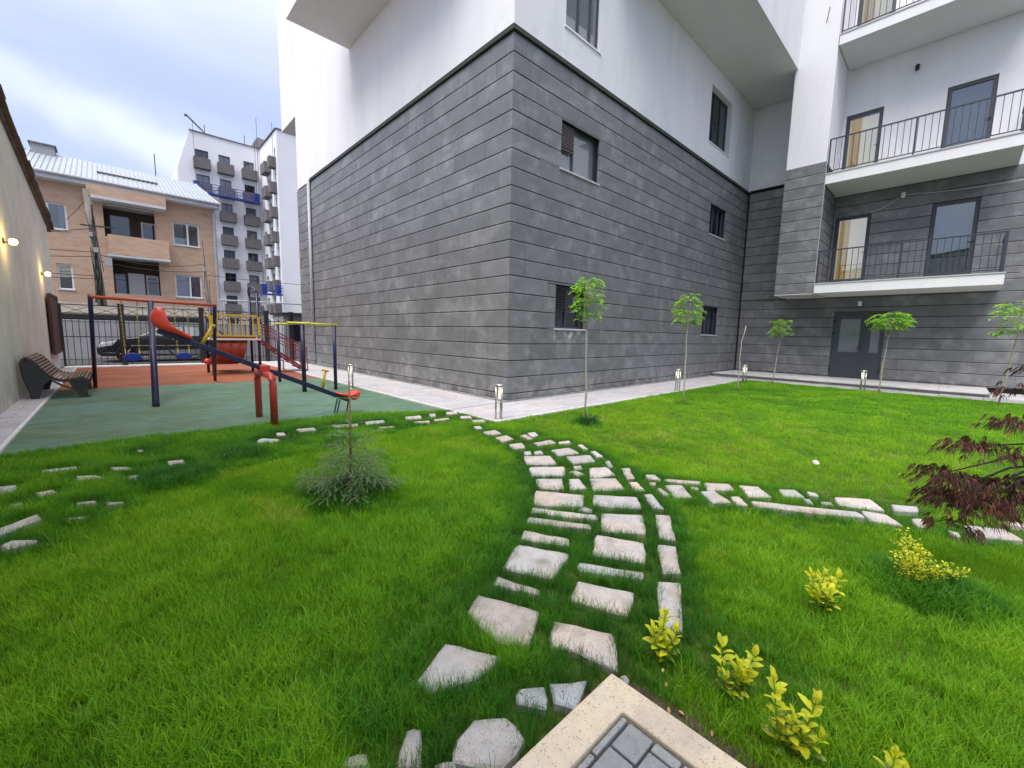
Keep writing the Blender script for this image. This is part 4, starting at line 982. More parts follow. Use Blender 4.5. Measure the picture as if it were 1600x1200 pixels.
# climbing tower with slide and stairs
pt_ = thing('climbing_tower', 'play tower with yellow railing, dark red slide, red stairs and tall navy posts', 'play tower', (2.9, 16.6, 0))
for (x, y, h) in ((2.20, 16.2, 2.3), (2.20, 17.3, 2.02), (3.50, 16.2, 2.7), (3.50, 17.3, 2.7)):
    mb = MB(); mb.tube([(x, y, 0.01), (x, y, h)], 0.042, 10); mb.build('post', m_navy, pt_, smooth=True)
mb = MB(); mb.tube([(3.50, 16.2, 2.68), (3.47, 16.35, 2.82), (3.44, 16.55, 2.90), (3.43, 16.9, 2.90), (3.46, 17.15, 2.82), (3.50, 17.3, 2.68)], 0.04, 8); mb.build('arch', m_navy, pt_, smooth=True)
mb = MB(); mb.box(2.12, 3.55, 16.1, 17.4, 1.13, 1.19); mb.build('platform', m_kerbwhite, pt_)
def yrail(y):
    r = MB()
    r.bar((2.18, y, 1.93), (3.52, y, 1.93), .05, .05); r.bar((2.18, y, 1.27), (3.52, y, 1.27), .05, .05)
    r.bar((2.19, y, 1.22), (2.19, y, 1.96), .10, .05); r.bar((3.50, y, 1.22), (3.50, y, 1.96), .06, .05)
    o = r.build('yellow_railing', m_yellow, pt_)
    b = MB(); b.bar((0, 0, 0), (0, 0, .62), .03, .03); me = b.mesh('baluster', m_yellow)
    for k in range(7): inst('baluster', me, o, (2.36+k*0.163, y, 1.29))
    r = MB()
    for k in range(7):
        x0 = 2.36+k*.163
        if k < 6: r.tube([(x0, y-.001, 1.84), (x0+.08, y-.001, 1.76), (x0+.163, y-.001, 1.84)], 0.010, 4)
    r.build('scroll', m_black, o)
yrail(16.13)
mb = MB()
for y in (16.2, 17.3): mb.bar((2.18, y, 1.95), (2.18, y+.01, 1.3), .04, .04)
mb.bar((2.17, 16.2, 1.92), (2.17, 17.3, 1.92), .04, .04); mb.build('side_rail', m_yellow, pt_)
# slide: corrugated dark red chute seen from beneath, going down and away
mb = MB(); n = 12; prof = []
S0, S1 = (2.35, 3.25), (2.55, 3.05)
pth = [(16.35, 1.10), (16.5, .95), (16.75, .78), (17.0, .60), (17.3, .42), (17.6, .30), (17.9, .26), (18.15, .27)]
vs = []; fs = []; nu = 14
for j, (y, z) in enumerate(pth):
    wv = 1-0.18*j/len(pth)
    for i in range(nu+1):
        u_ = i/nu*2-1; x = 2.75+u_*0.5*wv; zz = z+0.16*abs(u_)**4+0.012*math.cos(i*math.pi)
        vs.append((x, y, zz))
for j in range(len(pth)-1):
    for i in range(nu): fs.append((j*(nu+1)+i, j*(nu+1)+i+1, (j+1)*(nu+1)+i+1, (j+1)*(nu+1)+i))
mb.add(vs, fs); o = mb.build('slide', m_darkred, pt_); md = o.modifiers.new('t', 'SOLIDIFY'); md.thickness = 0.03
# apron of the slide mouth hanging at the front
vs = []; fs = []
pth = [(16.22, 1.12), (16.16, 1.0), (16.14, .85), (16.2, .65), (16.35, .48), (16.6, .36), (16.9, .30)]
for j, (y, z) in enumerate(pth):
    wv = 1-0.16*j/(len(pth)-1)
    for i in range(nu+1):
        u_ = i/nu*2-1; x = 2.70+u_*0.47*wv-0.02*j; vs.append((x, y+0.018*math.cos(i*math.pi*.5), z))
for j in range(len(pth)-1):
    for i in range(nu): fs.append((j*(nu+1)+i, j*(nu+1)+i+1, (j+1)*(nu+1)+i+1, (j+1)*(nu+1)+i))
mb = MB(); mb.add(vs, fs); o = mb.build('chute_back', m_darkred, pt_, smooth=True); md = o.modifiers.new('t', 'SOLIDIFY'); md.thickness = 0.03
mb = MB(); mb.lathe((2.10, 16.6, 0.42), [(0.02, -.09), (0.09, -.05), (0.10, 0.03), (0.06, .09), (0.01, .11)], 12); mb.build('red_ball', m_seatred, pt_, smooth=True)
mb = MB(); mb.box(2.3, 3.4, 16.15, 16.19, 1.19, 1.26); mb.build('step_edge', m_redpaint, pt_)
# stairs
mb = MB()
for y in (16.25, 16.95):
    mb.bar((3.55, y, 1.15), (5.0, y, 0.04), .035, .07)
mb.build('stringer', m_stair, pt_)
tme = MB(); tme.box(-.09, .09, -.34, .34, -.015, .015); tme = tme.mesh('tread', m_stair)
for k in range(6):
    inst('tread', tme, pt_, (3.70+k*0.215, 16.6, 1.00-k*0.165))
mb = MB()
for y in (16.22, 16.98):
    mb.tube([(3.55, y, 1.72), (4.85, y, 0.95), (5.0, y, 0.88), (5.02, y, 0.02)], 0.02, 6)
    mb.tube([(3.55, y, 1.50), (4.85, y, 0.70)], 0.015, 6)
    for x in (4.0, 4.5, 4.85): mb.tube([(x, y, 1.72-(x-3.55)*.592), (x, y, 1.15-(x-3.55)*.765)], 0.015, 6)
mb.build('handrail', m_stair, pt_)

# bench
bn = thing('park_bench', 'curved brown slatted park bench with dark iron sides against the plaster wall', 'bench', (-0.95, 13.35, 0))
cv = [(-1.40, .74), (-1.38, .82), (-1.33, .86), (-1.26, .83), (-1.20, .75), (-1.15, .66), (-1.09, .57), (-1.02, .48), (-.93, .425), (-.84, .405), (-.75, .405), (-.66, .425), (-.58, .435), (-.51, .41), (-.47, .35)]
def arcl(pts):
    s = [0]
    for a_, b_ in zip(pts, pts[1:]): s.append(s[-1]+math.hypot(b_[0]-a_[0], b_[1]-a_[1]))
    return s
s_ = arcl(cv)
def at(t):
    for i in range(len(cv)-1):
        if t <= s_[i+1]: 
            k = (t-s_[i])/(s_[i+1]-s_[i]); a_, b_ = cv[i], cv[i+1]
            return (a_[0]+(b_[0]-a_[0])*k, a_[1]+(b_[1]-a_[1])*k, math.atan2(b_[1]-a_[1], b_[0]-a_[0]))
    return (*cv[-1], -1.0)
mb = MB(); mb.box(-.020, .020, -.90, .90, -.011, .011); sme = mb.mesh('slat', m_slat)
n = 21
for k in range(n):
    x, z, an = at(s_[-1]*(k+.5)/n)
    inst('slat', sme, bn, (x-0.012*math.sin(an)*-1, 13.35, z+0.0), rot=(0, -an, 0))
for y in (12.47, 14.19):
    mb = MB()
    pts = [(x, y, z-.035) for x, z in cv]
    for a_, b_ in zip(pts, pts[1:]): mb.bar(a_, b_, .045, .05)
    mb.tube([(-1.39, y, .74), (-1.37, y, .5), (-1.30, y, .2), (-1.27, y, .02)], [.03, .035, .035, .04], 8)
    mb.prism([(-1.38, y-.018, .76), (-1.30, y-.018, .02), (-1.20, y-.018, .02), (-1.12, y-.018, .3), (-1.0, y-.018, .43), (-1.12, y-.018, .58), (-1.25, y-.018, .8)], (0, .036, 0))
    mb.prism([(-.78, y-.018, .36), (-.72, y-.018, .20), (-.62, y-.018, .02), (-.50, y-.018, .02), (-.52, y-.018, .15), (-.47, y-.018, .33), (-.56, y-.018, .41), (-.70, y-.018, .40)], (0, .036, 0))
    mb.tube([(-1.0, y, .38), (-.88, y, .28), (-.76, y, .22), (-.66, y, .16)], .02, 6)
    mb.tube([(-.62+.05*math.cos(a_), y-.022, .31+.05*math.sin(a_)) for a_ in np.linspace(0, 6.28, 12)], .009, 5)
    mb.box(-1.33, -1.18, y-.03, y+.03, .0, .022); mb.box(-.66, -.46, y-.03, y+.03, .0, .022)
    mb.build('side_frame', m_iron, bn)
mb = MB(); mb.tube([(-.85, 12.47, .33), (-.85, 14.19, .33)], .014, 6); mb.build('cross_rod', m_iron, bn)

# car behind the fence
cr_ = thing('parked_car', 'dark parked hatchback with silver headlight behind the fence', 'car', (-0.62, 24.95, 0))
x0c, yc = -0.62, 24.95
def side(prof, hw):
    return [[(x0c+x, yc-hw(z), z) for x, z in prof], [(x0c+x, yc+hw(z), z) for x, z in prof]]
hw = lambda z: 0.84 if z < 0.75 else (0.84-0.04*(z-.75)/.2 if z < .95 else 0.80-0.22*(z-.95)/.45)
low = [(0.10, .22), (0.0, .32), (-0.02, .50), (0.04, .62), (0.18, .72), (0.60, .84), (1.15, .93), (2.2, .96), (3.6, .97), (4.1, .95), (4.28, .86), (4.32, .55), (4.27, .28), (4.1, .2)]
A, B = side(low, hw); nn = len(A); mb = MB()
def shr(P, k, c=yc):
    return [(p[0], c+(p[1]-c)*(k if (p[0] < x0c+.2 or p[0] > x0c+4.2) else 1.0), p[2]) for p in P]
A, B = shr(A, .8), shr(B, .8)
mb.add(A+B, [tuple(range(nn)), tuple(reversed(range(nn, 2*nn)))]+[(i, (i+1) % nn, nn+(i+1) % nn, nn+i) for i in range(nn)])
bd = mb.build('body', m_car, cr_); bevel(bd, 0.05, 3); bd.data.polygons.foreach_set('use_smooth', [False]*len(bd.data.polygons))
gh = [(1.10, .94), (1.85, 1.36), (2.1, 1.41), (2.9, 1.42), (3.5, 1.36), (4.05, .96)]
A, B = side(gh, hw); nn = len(A); mb = MB()
mb.add(A+B, [tuple(range(nn)), tuple(reversed(range(nn, 2*nn)))]+[(i, (i+1) % nn, nn+(i+1) % nn, nn+i) for i in range(nn)])
bevel(mb.build('cabin', m_car, cr_), 0.03, 2)
mb = MB()
for sgn in (-1, 1):
    for w_ in ([(1.45, 1.0), (1.95, 1.30), (2.45, 1.345), (2.45, .99)], [(2.53, .99), (2.53, 1.345), (3.05, 1.34), (3.5, 1.28), (3.75, 1.01)]):
        mb.quad(*[(x0c+x, yc+sgn*(hw(z)+.006), z) for x, z in w_])
mb.quad(*[(x0c+x, yc+s2*(hw(z)-.08), z+.012) for x, z, s2 in ((1.20, .985, -1), (1.80, 1.325, -1), (1.80, 1.325, 1), (1.20, .985, 1))])
mb.build('glazing', m_glassgrey, cr_)
for xw in (0.78, 3.45):
    for sgn in (-1, 1):
        t = MB(); yy = yc+sgn*.80
        ring = [(yy-sgn*.10, .20), (yy-sgn*.10, .31), (yy+sgn*.04, .315), (yy+sgn*.055, .29), (yy+sgn*.055, .20)]
        vs = []; fs = []
        for k in range(20):
            a_ = k/20*2*math.pi
            for (y_, r_) in ring: vs.append((x0c+xw+r_*math.cos(a_), y_, .315+r_*math.sin(a_)))
        for k in range(20):
            for i in range(5): fs.append((k*5+i, k*5+(i+1) % 5, ((k+1) % 20)*5+(i+1) % 5, ((k+1) % 20)*5+i))
        t.add(vs, fs); wh = t.build('wheel', m_tyre, cr_, smooth=True)
        r2 = MB(); r2.tube([(x0c+xw, yy-.02*sgn, .315), (x0c+xw, yy+.045*sgn, .315)], .07, 12)
        for k in range(6):
            a_ = k*math.pi/3; r2.bar((x0c+xw, yy+.03*sgn, .315), (x0c+xw+.2*math.cos(a_), yy+.03*sgn, .315+.2*math.sin(a_)), .05, .05)
        r2.build('rim', m_steel, wh)
for sgn in (-1, 1):
    mb = MB(); yy = yc+sgn*.60
    mb.add([(x0c+.02, yy-.16, .50), (x0c+.02, yy+.10*sgn+.06, .50), (x0c+.50, yc+sgn*.835, .70), (x0c+.42, yc+sgn*.80, .80), (x0c+.10, yy-.16, .70), (x0c+.12, yc+sgn*.80, .55)],
           [(0, 5, 2, 3, 4)]); 
    bar_ = MB(); bar_.prism([(x0c+.05, yc+sgn*.62, .54), (x0c+.42, yc+sgn*.62, .62), (x0c+.55, yc+sgn*.62, .80), (x0c+.12, yc+sgn*.62, .70)], (0, sgn*.225, 0))
    bevel(bar_.build('headlight', m_headlamp, cr_), .02, 2)
    m3 = MB(); m3.box(x0c+1.42, x0c+1.58, yc+sgn*.84, yc+sgn*1.0, .98, 1.10); bevel(m3.build('mirror', m_car, cr_), .02, 2)
    m4 = MB(); m4.box(x0c+.9, x0c+3.9, yc+sgn*.842, yc+sgn*.85, .60, .63); m4.build('side_moulding', m_steel, cr_)
    for xx in (2.1, 3.05):
        m5 = MB(); m5.box(x0c+xx, x0c+xx+.16, yc+sgn*.835, yc+sgn*.86, .84, .87); m5.build('door_handle', m_steel, cr_)
mb = MB(); mb.box(x0c-.035, x0c-.02, yc-.3, yc+.3, .36, .46); mb.build('number_plate', m_pvc, cr_)
cr_.scale = (1.15, 1.12, 1.14)

# bollard lamps
def bollard_proto(loc, label):
    t = thing('bollard_lamp', label, 'garden lamp', loc, 'steel bollard lamps along the lawn')
    x, y, z = loc
    mb = MB(); mb.lathe((x, y, z), [(0.085, 0), (0.085, .012), (0.02, .02)], 16)
    for k in range(3):
        a_ = k*2*math.pi/3+.5; c_ = (x+.062*math.cos(a_), y+.062*math.sin(a_))
        mb.tube([(c_[0], c_[1], z+.01), (c_[0], c_[1], z+.61)], .0155, 8)
    mb.build('tube', m_steel, t, smooth=True)
    mb = MB(); mb.lathe((x, y, z), [(0.074, .60), (0.082, .61), (.082, .635), (.06, .645)], 16); mb.build('cap', m_steel, t, smooth=True)
    mb = MB(); mb.lathe((x, y, z), [(0.018, .38), (0.022, .39), (.022, .59), (.016, .60)], 12); mb.build('light_tube', m_lampglow, t, smooth=True)
    mb = MB(); mb.lathe((x, y, z), [(0.034, .31), (0.034, .329)], 12); mb.build('collar', m_steel, t, smooth=True)
    return t
bl = bollard_proto((4.80, 5.40, 0), 'steel bollard lamp at the building corner by the stone path, nearest and largest')
for p, lb in (((11.43, 5.33, 0), 'steel bollard lamp beside the second sapling from the building corner'),
              ((15.58, 4.95, 0), 'lit steel bollard lamp in the far corner where the walkway meets the step'),
              ((16.60, 1.93, 0), 'steel bollard lamp in front of the entrance door step'),
              ((4.44, 10.88, 0), 'steel bollard lamp behind the little fir on the edge of the green rubber'),
              ((4.50, 17.4, 0), 'farthest steel bollard lamp beside the red stairs and the fence')):
    c = copy_tree(bl, p); c['label'] = lb

# ================================================================== PLANTS
def frond(mb, p, d, ln, rr, npair=6, ll=0.05, lw_=0.02):
    p = Vector(p); d = Vector(d).normalized(); side_ = d.cross(Vector((0, 0, 1)))
    if side_.length < .01: side_ = Vector((1, 0, 0))
    side_.normalize()
    for k in range(npair):
        t = (k+1)/npair
        c = p+d*ln*t+Vector((0, 0, -ln*.55*t*t))
        dd = (d+Vector((0, 0, -1.0*t))).normalized()
        for s2 in (-1, 1):
            v = (side_*s2+dd*.5+Vector((0, 0, rr.uniform(-.5, .15)))).normalized()
            q = v.cross(Vector((rr.uniform(-.3, .3), rr.uniform(-.3, .3), 1))).normalized()*lw_/2
            l2 = ll*rr.uniform(.8, 1.15)
            mb.quad(c, c+v*l2*.45+q, c+v*l2, c+v*l2*.45-q)
def sapling(x, y, h, crown, label, seed, lean=(0, 0), n=34, fl=0.22, kink=None, ll=0.085):
    rr = random.Random(seed)
    t = thing('young_tree', label, 'tree', (x, y, 0), 'young trees on the far lawn')
    top = Vector((x+lean[0], y+lean[1], h))
    pts = [(x, y, -0.02)]
    for k in range(1, 7):
        f_ = k/6; pts.append((x+lean[0]*f_+rr.uniform(-.012, .012), y+lean[1]*f_+rr.uniform(-.012, .012), h*f_*crown[2]))
    if kink:
        pts += [(pts[-1][0]+kink[0]*.5, pts[-1][1]+kink[1]*.5, pts[-1][2]+.18), (pts[-1][0]+kink[0], pts[-1][1]+kink[1], pts[-1][2]+.45)]
    mb = MB(); mb.tube(pts, [0.020]+[0.017]*3+[0.014]*(len(pts)-4), 8); tr = mb.build('trunk', m_bark, t, smooth=True)
    mb = MB(); tp = Vector(pts[-1]); z0, z1, _ = crown[0], crown[1], 0
    bm_ = MB()
    for k in range(n):
        f_ = rr.random(); a_ = rr.uniform(0, 2*math.pi)
        z = z0+(z1-z0)*f_; rad = crown[3]*rr.uniform(.1, .55)*(1.0-abs(f_-.45)*.9)
        b0 = tp.lerp(Vector((tp.x, tp.y, z)), 1.0)
        b1 = Vector((tp.x+rad*math.cos(a_), tp.y+rad*math.sin(a_), z+.05))
        if k % 3 == 0: bm_.tube([Vector((tp.x, tp.y, max(pts[-1][2]-.05, z-.25))), b1], [.006, .003], 4)
        frond(mb, b1, (math.cos(a_), math.sin(a_), rr.uniform(.0, .7)), fl*rr.uniform(.7, 1.2), rr, ll=ll, lw_=ll*.42)
    mb.build('crown', m_leaf, t, kind=None)
    if bm_.v: bm_.build('twig', m_bark, t)
sapling(6.10, 4.50, 2.5, (1.72, 2.46, .66, .50), 'tallest leafy sapling, nearest the slate corner in front of the lower louvred window', 1, lean=(-0.03, .05), n=105, fl=.13, ll=.07)
sapling(9.33, 4.18, 2.5, (1.75, 2.42, .70, .55), 'leafy sapling second from the slate corner, standing on the lawn edge', 2, lean=(.02, .05), n=92, fl=.14, ll=.075)
sapling(12.98, 4.26, 2.0, (1.9, 2.0, .72, .1), 'bare thin kinked sapling without leaves near the inner corner of the slate walls', 3, lean=(.02, .02), n=0, kink=(.02, -.08))
sapling(16.30, 4.28, 2.2, (1.60, 2.15, .70, .55), 'small round leafed sapling against the dark recess left of the entrance door', 4, lean=(.05, -.10), n=70, fl=.17, ll=.085)
sapling(16.30, 1.50, 2.3, (1.84, 2.30, .78, .85), 'sapling with a flat umbrella crown in front of the entrance door', 5, lean=(.05, -.05), n=115, fl=.20, ll=.10)
sapling(15.50, -0.78, 2.5, (1.70, 2.50, .74, .85), 'rightmost sapling with a tiered pale green crown cut by the right picture edge', 6, lean=(.0, -.14), n=85, fl=.22, ll=.10)

# little fir
ft = thing('young_fir', 'little grey green fir with a bare brown leader standing on the left lawn', 'fir tree', (1.475, 3.68, 0))
rr = random.Random(5); mb = MB(); mb.tube([(1.475, 3.68, -.02), (1.485, 3.69, .5), (1.48, 3.68, 1.06)], [.016, .012, .008], 8); mb.build('trunk', m_stake, ft, smooth=True)
nb = MB(); br = MB()
wh_ = [(0.08, .32, 12), (0.14, .44, 14), (0.20, .46, 14), (0.27, .42, 11), (0.33, .34, 9), (0.38, .30, 7), (0.46, .26, 6), (0.55, .34, 5), (0.66, .30, 4), (0.90, .18, 3)]
for (z, ln, n) in wh_:
    for k in range(n):
        a_ = 2*math.pi*k/n+rr.uniform(-.3, .3); l2 = ln*rr.uniform(.65, 1.15)
        d = Vector((math.cos(a_), math.sin(a_), 0))
        P = []
        for j in range(6):
            t = j/5; P.append(Vector((1.48, 3.68, z))+d*l2*t+Vector((0, 0, -.05*t*t*l2/.5+.03*t)))
        br.tube(P, [.004, .0035, .003, .002, .002, .001], 4)
        subs = [P]
        if z < .6:
            for j in (2, 3, 4):
                for s2 in (-1, 1):
                    sdv = (d.cross(Vector((0, 0, 1)))*s2*.8+d).normalized(); l3 = l2*.26
                    subs.append([P[j], P[j]+sdv*l3*.5+Vector((0, 0, .005)), P[j]+sdv*l3+Vector((0, 0, -.02))])
        for sp in subs:
            for a0, b0 in zip(sp, sp[1:]):
                dd = (b0-a0).normalized(); L_ = (b0-a0).length
                for m_ in range(int(L_/.0045)):
                    c = a0+dd*(m_*.0045)
                    v = (dd*1.1+Vector((rr.uniform(-1, 1), rr.uniform(-1, 1), rr.uniform(-.2, .6)))).normalized()*rr.uniform(.018, .030)
                    q = v.cross(Vector((0, 0, 1)));
                    if q.length < 1e-4: continue
                    q = q.normalized()*.0030
                    nb.quad(c-q, c+q, c+v)
nb.build('needles', m_fir, ft); br.build('branches', m_fir, ft, kind='stuff')

# red cut-leaf maple
mt_ = thing('red_maple', 'dark red cut leaf Japanese maple drooping in from the right edge', 'tree', (4.35, -0.75, 0))
rr = random.Random(9); br = MB()
def limb(pts, r0, r1):
    global br
    n = len(pts); br.tube(pts, [r0+(r1-r0)*k/(n-1) for k in range(n)], 6)
root = Vector((4.35, -0.75, 0)); top = Vector((4.22, -0.55, 0.80))
limb([root, Vector((4.38, -.72, .35)), Vector((4.25, -.60, .62)), top, Vector((4.15, -.5, 1.15))], .030, .016)
clumps = [((3.87, -0.15, 0.865), .21, 60), ((3.70, -0.01, 0.69), .17, 48), ((3.88, -0.22, 0.60), .28, 130), ((3.99, -0.33, 0.52), .26, 110), ((3.84, -.13, .50), .25, 100), ((3.71, -0.09, 0.40), .13, 26),
          ((4.05, -0.33, 1.02), .20, 50), ((4.10, -0.29, 1.22), .17, 14), ((4.14, -0.30, 1.37), .08, 5), ((4.1, -.42, .62), .25, 80), ((4.02, -.36, .85), .10, 12), ((3.74, -.02, .55), .12, 40)]
lf = MB()
br.build('trunk', m_barkdark, mt_, smooth=True)
for (c, r, n) in clumps:
    br = MB()
    c = Vector(c); mid = top.lerp(c, .5)+Vector((0, 0, .07))
    limb([top if c.z < 1.0 else Vector((4.17, -.52, 1.05)), mid, c+Vector((0, 0, .01))], .010, .003)
    for k in range(5):
        a_ = rr.uniform(0, 6.28); q = c+Vector((math.cos(a_), math.sin(a_), 0))*r*.8+Vector((0, 0, -.04)); limb([c+Vector((0, 0, .01)), c.lerp(q, .5)+Vector((0, 0, .02)), q], .004, .0015)
    for k in range(int(n*1.35)):
        a_ = rr.uniform(0, 6.28); u_ = math.sqrt(rr.random())
        p = c+Vector((math.cos(a_)*r*u_, math.sin(a_)*r*u_, (1-u_*u_)*r*.22+rr.uniform(-.045, .03)))
        outv = Vector((math.cos(a_), math.sin(a_), 0))*(.35+u_*.5)
        for j in range(7):
            b_ = (j-3)*.30+rr.uniform(-.06, .06)
            dv = Vector((outv.x*math.cos(b_)-outv.y*math.sin(b_), outv.x*math.sin(b_)+outv.y*math.cos(b_), -.75-rr.uniform(0, .4))).normalized()
            L_ = rr.uniform(.05, .085)*(1-.10*abs(j-3)); q = dv.cross(Vector((rr.uniform(-1, 1), rr.uniform(-1, 1), .3))).normalized()*.0031
            m1 = p+dv*L_*.5+Vector((0, 0, .006))
            lf.quad(p, m1+q, p+dv*L_+Vector((0, 0, -.006)), m1-q)
    br.build('branch', m_barkdark, mt_, smooth=True)
lf.build('leaves', m_maple, mt_)
limb_ = None

# yellow green evergreen shrublets
def leaf_mesh(name, mt, L_, W_):
    mb = MB(); pr = [(0, .0), (.18, .55), (.42, 1.0), (.68, .88), (.88, .45), (1.0, 0)]
    vs = []; 
    for (t, w_) in pr:
        z = -.18*L_*t*t+.05*L_*t
        vs.append((-W_/2*w_, t*L_, z+abs(w_)*W_*.16)); vs.append((0, t*L_, z)); vs.append((W_/2*w_, t*L_, z+abs(w_)*W_*.16))
    fs = []
    for i in range(len(pr)-1):
        k = i*3; fs += [(k, k+1, k+4, k+3), (k+1, k+2, k+5, k+4)]
    mb.add(vs, fs); return mb.mesh(name, mt, smooth=True)
LY = [leaf_mesh('leaf', m_yleaf, .050, .027), leaf_mesh('leaf', m_yleaf, .042, .024)]
LG = [leaf_mesh('leaf', m_gleaf, .048, .027)]
def shrublet(x, y, stems, label, seed):
    rr = random.Random(seed)
    t = thing('evergreen_shrub', label, 'shrub', (x, y, 0), 'small yellow leaved shrubs by the path')
    st = MB()
    for (dx, dy, h, nl) in stems:
        base_ = Vector((x+dx*.35, y+dy*.35, 0)); tip = Vector((x+dx, y+dy, h)); midp = base_.lerp(tip, .5)+Vector((rr.uniform(-.01, .01), rr.uniform(-.01, .01), 0))
        st.tube([base_, midp, tip], [.0045, .0035, .002], 5)
        nl = int(nl*1.5)
        for k in range(nl):
            f_ = 1-(k/nl)*.80
            p = base_.lerp(tip, f_) if f_ < .5 else midp.lerp(tip, (f_-.5)*2)
            a_ = k*2.4+rr.uniform(-.4, .4); el = (1.3-.14*k) if k < 6 else rr.uniform(.1, .8)
            me = rr.choice(LY) if (k < nl*.62 or rr.random() < .3) else LG[0]
            s3 = rr.uniform(.8, 1.25)*(1.0 if k > 2 else .9)
            M_ = Matrix.Rotation(a_, 4, 'Z') @ Matrix.Rotation(el, 4, 'X') @ Matrix.Rotation(rr.uniform(-.4, .4), 4, 'Y')
            o = bpy.data.objects.new('leaf', me); COL.objects.link(o); o.parent = t
            o.location = p-Vector((x, y, 0)); o.rotation_euler = M_.to_euler(); o.scale = (s3, s3, s3)
    st.build('stems', m_leaf, t)
shrublet(1.75, .80, [(0, .0, .25, 17), (-.045, .03, .17, 13), (.045, -.04, .17, 9), (.03, .03, .15, 9), (-.02, -.03, .13, 8), (.05, .01, .12, 7)], 'small yellow green shrub beside the last right hand edging stone, leftmost of its kind', 1)
shrublet(1.80, .50, [(-.045, .06, .24, 11), (.035, -.05, .22, 12), (.0, .0, .16, 10), (-.06, .03, .12, 7), (.04, -.02, .13, 10), (-.01, -.03, .12, 8)], 'yellow green shrub with two uneven shoots between the patio kerb and its taller neighbour', 2)
shrublet(1.66, .27, [(-.035, .065, .31, 16), (.045, -.05, .25, 15), (.0, .0, .17, 12), (.05, -.08, .13, 9), (-.02, .03, .13, 9), (.02, -.03, .12, 9)], 'tallest two stemmed yellow green shrub at the bottom edge right of the patio', 3)
shrublet(2.73, .38, [(-.05, .05, .24, 12), (.05, -.06, .24, 12), (0, 0, .25, 13), (.04, .03, .21, 11), (-.04, -.04, .19, 11), (.07, -.02, .18, 9), (-.06, .01, .16, 9), (.02, -.04, .14, 10)], 'dense round yellow green shrub alone on the right lawn', 4)
shrublet(1.72, .01, [(0, 0, .20, 11), (.03, -.03, .14, 8)], 'yellow green shrub tip just showing at the bottom picture edge', 5)
# golden fine leaved shrub in long dark grass
gs = thing('golden_shrub', 'golden fine leaved shrub rising from a dark tuft near the red maple', 'shrub', (3.42, .04, 0))
rr = random.Random(3); st = MB(); lf = MB()
for (dx, dy, h) in ((-.07, .08, .40), (-.02, .10, .30), (-.09, .03, .27), (.0, .0, .30), (.04, -.03, .26), (.02, .05, .22), (-.05, .0, .24), (.06, -.12, .22), (.10, -.20, .20), (.05, -.08, .20), (-.1, .1, .24), (.0, .03, .33)):
    b_, t_ = Vector((3.42, .04, 0)), Vector((3.42+dx, .04+dy, h)); st.tube([b_, b_.lerp(t_, .6)+Vector((0, 0, .02)), t_], [.003, .002, .001], 4)
    for k in range(95):
        f_ = rr.uniform(.3, 1.0); p = b_.lerp(t_, f_)+Vector((rr.uniform(-1, 1), rr.uniform(-1, 1), rr.uniform(-.6, .6)))*.03
        d = Vector((rr.uniform(-1, 1), rr.uniform(-1, 1), rr.uniform(-.2, 1))).normalized()*rr.uniform(.013, .022); q = d.cross(Vector((rr.uniform(-.3, .3), 0, 1))).normalized()*.006
        lf.quad(p, p+d*.5+q, p+d, p+d*.5-q)
st.build('stems', m_stake, gs); lf.build('foliage', m_yleaf, gs)
# dark small juniper at the foot of the first sapling
js = thing('dark_shrub', 'low dark green shrub at the foot of the tallest sapling', 'shrub', (5.80, 4.25, 0))
lf = MB(); rr = random.Random(8); bt = MB()
for k in range(110):
    a_ = rr.uniform(0, 6.28); el = rr.uniform(.15, 1.2); L_ = rr.uniform(.12, .27)
    d = Vector((math.cos(a_)*math.cos(el), math.sin(a_)*math.cos(el), math.sin(el)*.9)); p = Vector((5.80, 4.25, 0))
    for j in range(14):
        c = p+d*L_*(.25+.75*j/14); v = (d+Vector((rr.uniform(-1, 1), rr.uniform(-1, 1), rr.uniform(-.6, .8)))).normalized()*.028; q = v.cross(Vector((0, 0, 1))).normalized()*.003
        lf.quad(c-q, c+q, c+v)
    bt.tube([p, p+d*L_], .002, 3)
m_jun = mat('dark_green_needle', (0.03, 0.065, 0.03), .6, .3, piece=.3)
lf.build('needles', m_jun, js); bt.build('stems', m_jun, js)
# litter
t = MB(); t.lathe((5.99, 1.04, .05), [(0.008, -.02), (.03, -.01), (.034, .008), (.02, .025), (.004, .032)], 7)
o = t.build('litter', m_litter); tag(o, 'crumpled white scrap of litter lying on the far right lawn', 'litter')
for v in o.data.vertices: v.co += Vector((random.uniform(-.012, .012), random.uniform(-.012, .012), random.uniform(-.008, .008)))
# light switch-like pebble at patio corner
t = MB(); t.lathe((1.50, .845, .03), [(0.004, -.02), (.018, -.012), (.02, .004), (.010, .016), (.002, .02)], 8)
o = t.build('pebble', m_granitegrey); tag(o, 'small round pebble at the outer corner of the speckled patio kerb', 'stone')
# fallen leaves on the earth strip
lme = leaf_mesh('fallen_leaf', mat('dry_leaf', (.42, .27, .13), .8, .2, piece=.4), .022, .012)
lbl = ['dry tan leaf lying under the leftmost yellow green shrub', 'second dry leaf on the grass below the leftmost shrub', 'dry reddish leaf on the earth strip beside the patio kerb', 'curled dry leaf halfway down the earth strip', 'dry leaf at the lower end of the earth strip']
for (p, lb) in zip(((1.68, .76, .04), (1.63, .72, .03), (1.53, .66, .02), (1.54, .60, .02), (1.56, .50, .02)), lbl):
    o = inst('fallen_leaf', lme, None, p, rot=(random.uniform(-.4, .4), random.uniform(-.4, .4), random.uniform(0, 6)), scale=(1.1,)*3); tag(o, lb, 'leaf', 'dry fallen leaves near the patio')
